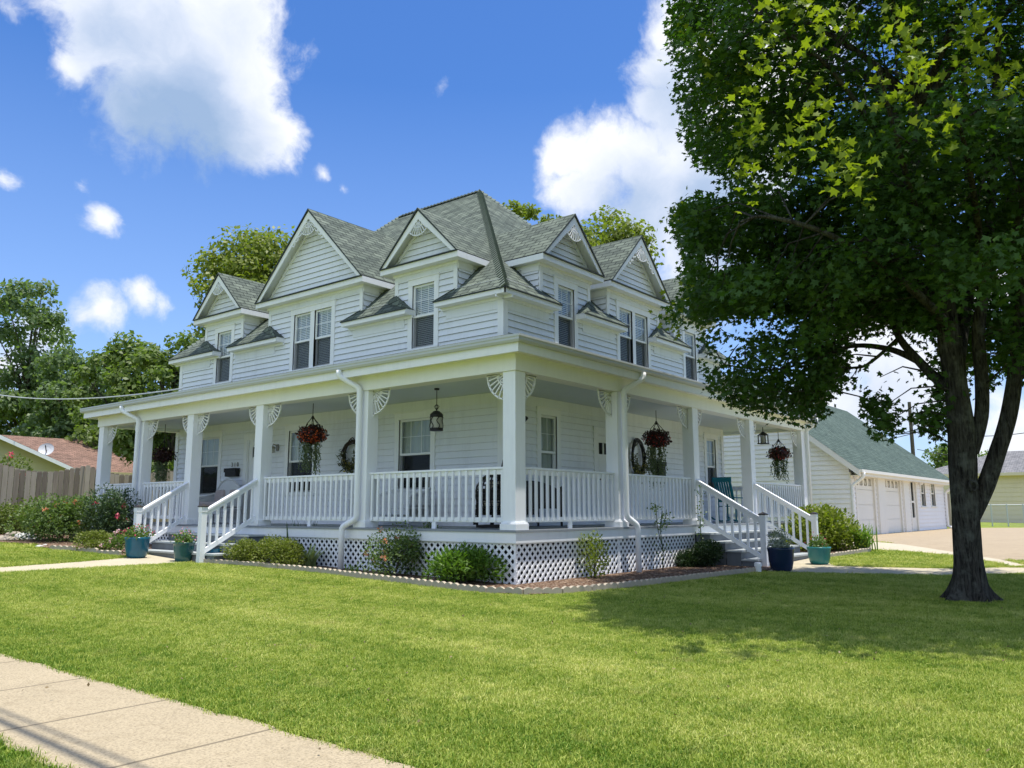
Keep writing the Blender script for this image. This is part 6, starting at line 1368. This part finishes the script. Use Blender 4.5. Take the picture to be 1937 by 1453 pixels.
SC = np.vstack(SC); leaves('young_shoots', SC, rng.normal(0, .6, SC.shape)+np.array([0, 0, .8]), rng.uniform(.045, .085, len(SC)), MAPLE, m_mapley, maple, rng.normal(0, .5, SC.shape)+np.array([0, 0, .25]))

# a few dry leaves and clover tufts lying in the lawn
n = 330; a = rng.uniform(R(-34), R(34), n)+YAW; r_ = np.sqrt(rng.uniform(4, 13**2, n)); X = CAM[0]+r_*np.sin(a); Y = CAM[1]+r_*np.cos(a); ok = ~(inpoly(X, Y, LWALK) | inpoly(X, Y, BEDPOLY) | inpoly(X, Y, RWALK)) & ~((X > -.1) & (Y > -.1)); X = X[ok]; Y = Y[ok]
tag(leaves('dry_leaves', np.stack([X, Y, G(X, Y)+.045], 1), rng.normal(0, .5, (len(X), 3))+np.array([0, 0, 1]), rng.uniform(.015, .032, len(X)), RH, leafmat('dry_leaf', (.10, .07, .03), (.30, .22, .11), .1)), 'dry fallen leaves scattered thinly over the lawn', kind='stuff')

# ------------------------------------------------------------------ far trees
def tree(label, px, toppy, depth, wpx, mat, n=9000, ls=.30, lumps=46, seed=1, airy=.0, base=.28, shape=1.0, name='tree', trunk_r=.22):
    r2 = np.random.default_rng(seed); b = at(px, 964, depth); x, y = b[0], b[1]; z0 = gz(x, y)
    H = at(px, toppy, depth)[2]-z0; W = wpx/FPX*depth/2
    t = thing(name, label, 'tree', (x, y, z0))
    lo = H*base; ch = (H-lo)/2; u = unit(r2.normal(size=(lumps, 3))); rr = np.power(r2.uniform(0, 1, lumps), .45)[:, None]; c = u*rr*np.array([W, W, ch])*.80; 
    c[:, 0:2] *= (1-.35*shape*np.clip(c[:, 2:3]/ch, -.2, 1)); c[:, 2] += lo+ch
    lr = r2.uniform(.20, .36, lumps)*min(W, ch)*(1-.25*airy)
    kz = (H-lo-ch)/max((c[:, 2]+lr*.7-lo-ch).max(), .1); c[:, 2] = lo+ch+(c[:, 2]-lo-ch)*np.where(c[:, 2] > lo+ch, kz, 1); kx = W/max(np.abs(c[:, :2]).max()+lr.mean(), .1); c[:, :2] *= kx
    k = r2.integers(0, lumps, n); v = unit(r2.normal(size=(n, 3))); q = np.power(r2.uniform(0, 1, n), .35)[:, None]; Cn = c[k]+v*q*lr[k][:, None]*np.array([1.15, 1.15, .8])
    m = v[:, 2] > -.75; Cn = Cn[m]; v = v[m]; N = v*.8+r2.normal(0, .6, v.shape)+np.array([0, 0, .5]); leaves('crown', Cn, N, ls*r2.uniform(.6, 1.25, len(Cn)), RH, mat, t)
    mb = MB(); mb.tube([(0, 0, -.2), (.05*W, 0, H*.3), (0, .04*W, H*.62), (0, 0, H*.85)], [trunk_r, trunk_r*.8, trunk_r*.45, .04], 9)
    for i in range(0, lumps, 2): q = c[i]; z1 = min(H*.75, max(H*.18, q[2]*.62)); mb.tube([(0, 0, z1), (q[0]*.5, q[1]*.5, z1+(q[2]-z1)*.6), tuple(q)], [trunk_r*.35, trunk_r*.2, .02], 5)
    mb.build('trunk', m_bark2, t, smooth=True); return t
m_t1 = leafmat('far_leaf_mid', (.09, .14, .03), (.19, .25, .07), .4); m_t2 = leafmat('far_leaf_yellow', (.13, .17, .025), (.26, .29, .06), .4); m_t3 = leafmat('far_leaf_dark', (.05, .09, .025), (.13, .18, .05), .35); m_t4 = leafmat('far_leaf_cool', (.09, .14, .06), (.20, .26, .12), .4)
G_ = 'trees behind the brown-roofed house'
tree('tall airy tree at the far left edge, feathery grey-green crown', 30, 505, 48, 250, m_t4, 15000, .30, 60, 41, .8, .2)
tree('slim grey-green tree between the airy left tree and the rounder middle tree', 125, 640, 44, 200, m_t4, 12000, .28, 50, 42, .5, .2)
tree('round mid-green tree rising over the brown roof', 225, 618, 40, 240, m_t1, 14000, .27, 50, 43, .2, .1)
tree('yellow-green tree just left of the house wall', 318, 612, 33, 215, m_t1, 13000, .24, 40, 44, .2, .1)
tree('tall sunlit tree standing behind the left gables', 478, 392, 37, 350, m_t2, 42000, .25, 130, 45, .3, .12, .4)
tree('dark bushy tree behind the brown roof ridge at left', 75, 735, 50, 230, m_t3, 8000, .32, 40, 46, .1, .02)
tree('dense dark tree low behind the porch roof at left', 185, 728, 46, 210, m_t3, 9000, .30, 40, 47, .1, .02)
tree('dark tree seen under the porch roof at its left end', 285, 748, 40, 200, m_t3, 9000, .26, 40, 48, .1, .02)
tree('low green tree beyond the left edge of the brown roof', -70, 720, 50, 260, m_t1, 8000, .32, 40, 49, .2, .02)
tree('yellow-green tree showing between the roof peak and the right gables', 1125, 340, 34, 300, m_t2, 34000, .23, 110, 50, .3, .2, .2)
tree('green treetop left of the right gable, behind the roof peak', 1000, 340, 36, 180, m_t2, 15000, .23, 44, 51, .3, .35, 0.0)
tree('treetop peeking out right of the second right gable', 1212, 415, 33, 110, m_t2, 6000, .23, 30, 52, .4, .25)
tree('small green tree beyond the garage, left of the maple trunk', 1782, 836, 85, 120, m_t1, 3000, .35, 24, 53, .1, .1)
tree('distant tree above the grey roof, right of the maple trunk', 1885, 846, 95, 110, m_t1, 2500, .38, 24, 54, .1, .1)
tree('distant dark tree at the far right edge behind the grey roof', 1950, 868, 90, 90, m_t3, 2500, .38, 20, 55, .1, .1)
# far tree line that closes the horizon
C = []; r2 = np.random.default_rng(77)
for k in range(150):
    a = r2.uniform(-.75, 1.9); d = r2.uniform(120, 170); x = CAM[0]+math.sin(a+.2)*d; y = CAM[1]+math.cos(a+.2)*d; rr = r2.uniform(4, 7); m_ = 420; u = unit(r2.normal(size=(m_, 3))); C.append(np.array([x, y, rr*.55])+u*np.power(r2.uniform(0, 1, (m_, 1)), .3)*np.array([rr, rr, rr*.62]))
C = np.vstack(C); C = C[C[:, 2] > 0]
tag(leaves('distant_woods', C, r2.normal(size=C.shape)+np.array([0, 0, .6]), r2.uniform(.7, 1.3, len(C)), RH, m_t1), 'distant tree line closing the horizon', kind='stuff')

# ------------------------------------------------------------------ grass
def grassmat():
    m, t = new_mat('grass_blade'); gi = t.n('ShaderNodeNewGeometry'); g = gi.outputs['Position']
    oi = t.n('ShaderNodeObjectInfo')
    a = t.noise(g, .55, 4, .6); b = t.noise(g, 2.6, 4, .6)
    mp = t.n('ShaderNodeMapping'); t.link(g, mp.inputs['Vector']); mp.inputs['Rotation'].default_value = (0, 0, R(12)); mp.inputs['Scale'].default_value = (1.1, .14, 1)
    c = t.noise(mp.outputs[0], 1.0, 2, .5)
    gx = t.n('ShaderNodeSeparateXYZ'); t.link(g, gx.inputs[0]); st = t.math('SINE', t.math('MULTIPLY_ADD', t.math('ADD', gx.outputs['X'], t.math('MULTIPLY', a, .5)), 5.6, 1.0)); band = t.math('MULTIPLY', st, .030)
    ed = t.n('ShaderNodeMapRange', interpolation_type='SMOOTHSTEP'); t.link(gx.outputs['X'], ed.inputs['Value']); ed.inputs['From Min'].default_value = -5.9; ed.inputs['From Max'].default_value = -7.0; ed.inputs['To Min'].default_value = 0; ed.inputs['To Max'].default_value = -.13
    band = t.math('ADD', band, ed.outputs[0])
    f = t.math('ADD', t.math('MULTIPLY', a, .45), t.math('MULTIPLY_ADD', oi.outputs['Random'], .42, -.08)); f = t.math('ADD', t.math('ADD', f, band), t.math('MULTIPLY', c, .35), clamp=True)
    col = t.ramp(f, [(.24, (.09, .19, .015)), (.40, (.21, .30, .034)), (.58, (.40, .455, .085)), (.85, (.68, .65, .25))])
    col = t.mix(t.ramp(b, [(.58, (0, 0, 0)), (.76, (.55, .55, .55))]), col, (.50, .45, .17))
    cl = t.noise(g, 7.5, 3, .6); col = t.mix(t.ramp(cl, [(.30, (.55, .55, .55)), (.44, (0, 0, 0))]), col, (.10, .20, .02))
    p = t.n('ShaderNodeBsdfPrincipled'); t.link(col, p.inputs['Base Color']); p.inputs['Roughness'].default_value = .55; p.inputs['Specular IOR Level'].default_value = .25
    tl = t.n('ShaderNodeBsdfTranslucent'); t.link(t.mix(1.0, col, (1.2, 1.3, .6), 'MULTIPLY'), tl.inputs[0]); mx = t.n('ShaderNodeMixShader'); mx.inputs[0].default_value = .3; t.link(p.outputs[0], mx.inputs[1]); t.link(tl.outputs[0], mx.inputs[2])
    o = t.n('ShaderNodeOutputMaterial'); t.link(mx.outputs[0], o.inputs[0]); return m
m_grass = grassmat()
mb = MB(); r2 = np.random.default_rng(5)
for k in range(26):
    a = r2.uniform(0, 6.28); q = r2.uniform(0, .075); b = np.array([q*math.cos(a), q*math.sin(a), -.01]); l = r2.uniform(.03, .062); a2 = r2.uniform(0, 6.28); d = np.array([math.cos(a2), math.sin(a2), 0]); s_ = np.array([-d[1], d[0], 0])*.0028; be = r2.uniform(.2, .8)
    p0, p1, p2 = b, b+np.array([0, 0, l*.6])+d*l*be*.3, b+np.array([0, 0, l*(1-.3*be)])+d*l*be; mb.poly([p0-s_, p0+s_, p1+s_*.8, p1-s_*.8]); mb.poly([p1-s_*.8, p1+s_*.8, p2])
tuft = mb.build('grass_tuft', m_grass); COL.objects.unlink(tuft); hid = bpy.data.collections.new('grass_source'); hid.objects.link(tuft)
pts = []
for rmax, n in ((7, 62000), (12, 85000), (20, 90000), (34, 60000)):
    rmin = {7: 1.0, 12: 7, 20: 12, 34: 20}[rmax]
    r_ = np.sqrt(rng.uniform(rmin**2, rmax**2, n)); a = rng.uniform(R(-38), R(38), n)+YAW; pts.append(np.stack([CAM[0]+r_*np.sin(a), CAM[1]+r_*np.cos(a)], 1))
pts = np.vstack(pts); X, Y = pts[:, 0], pts[:, 1]
bad = np.zeros(len(X), bool)
for poly in (SIDEWALK, LWALK, RWALK, DRIVE, ISL, BEDPOLY, BEDPOLYL, BED_D): bad |= inpoly(X, Y, poly)
bad |= (X > -.05) & (X < 13.5) & (Y > -.05) & (Y < 17); bad |= (X > 18) & (X < 34) & (Y > .3); bad |= (Y > 16.5); bad |= np.hypot(X-TB[0], Y-TB[1]) < .27
X = X[~bad]; Y = Y[~bad]; Z = G(X, Y)
sc = np.clip(np.hypot(X-CAM[0], Y-CAM[1])/13, .85, 2.2)*rng.uniform(.7, 1.25, len(X)); sz = np.minimum(sc, 1.15)
me = bpy.data.meshes.new('grass'); me.vertices.add(len(X)); me.vertices.foreach_set('co', np.stack([X, Y, Z], 1).astype(np.float32).ravel())
at_ = me.attributes.new('gscale', 'FLOAT_VECTOR', 'POINT'); at_.data.foreach_set('vector', np.stack([sc, sc, sz], 1).astype(np.float32).ravel())
at_ = me.attributes.new('grot', 'FLOAT_VECTOR', 'POINT'); at_.data.foreach_set('vector', np.stack([rng.normal(0, .12, len(X)), rng.normal(0, .12, len(X)), rng.uniform(0, 6.28, len(X))], 1).astype(np.float32).ravel())
me.materials.append(m_grass)
go = bpy.data.objects.new('grass', me); COL.objects.link(go); tag(go, 'short mown grass blades covering the lawn', 'grass', kind='stuff')
ng = bpy.data.node_groups.new('grass_scatter', 'GeometryNodeTree'); ng.interface.new_socket('Geometry', in_out='INPUT', socket_type='NodeSocketGeometry'); ng.interface.new_socket('Geometry', in_out='OUTPUT', socket_type='NodeSocketGeometry')
gi = ng.nodes.new('NodeGroupInput'); gout = ng.nodes.new('NodeGroupOutput'); iop = ng.nodes.new('GeometryNodeInstanceOnPoints'); oi = ng.nodes.new('GeometryNodeObjectInfo'); oi.inputs['Object'].default_value = tuft; oi.inputs['As Instance'].default_value = True
a1 = ng.nodes.new('GeometryNodeInputNamedAttribute'); a1.data_type = 'FLOAT_VECTOR'; a1.inputs['Name'].default_value = 'gscale'; a2 = ng.nodes.new('GeometryNodeInputNamedAttribute'); a2.data_type = 'FLOAT_VECTOR'; a2.inputs['Name'].default_value = 'grot'
m2p = ng.nodes.new('GeometryNodeMeshToPoints')
ng.links.new(gi.outputs[0], m2p.inputs[0]); ng.links.new(m2p.outputs[0], iop.inputs['Points']); ng.links.new(oi.outputs['Geometry'], iop.inputs['Instance']); ng.links.new(a1.outputs['Attribute'], iop.inputs['Scale']); ng.links.new(a2.outputs['Attribute'], iop.inputs['Rotation']); ng.links.new(iop.outputs[0], gout.inputs[0])
md = go.modifiers.new('scatter', 'NODES'); md.node_group = ng
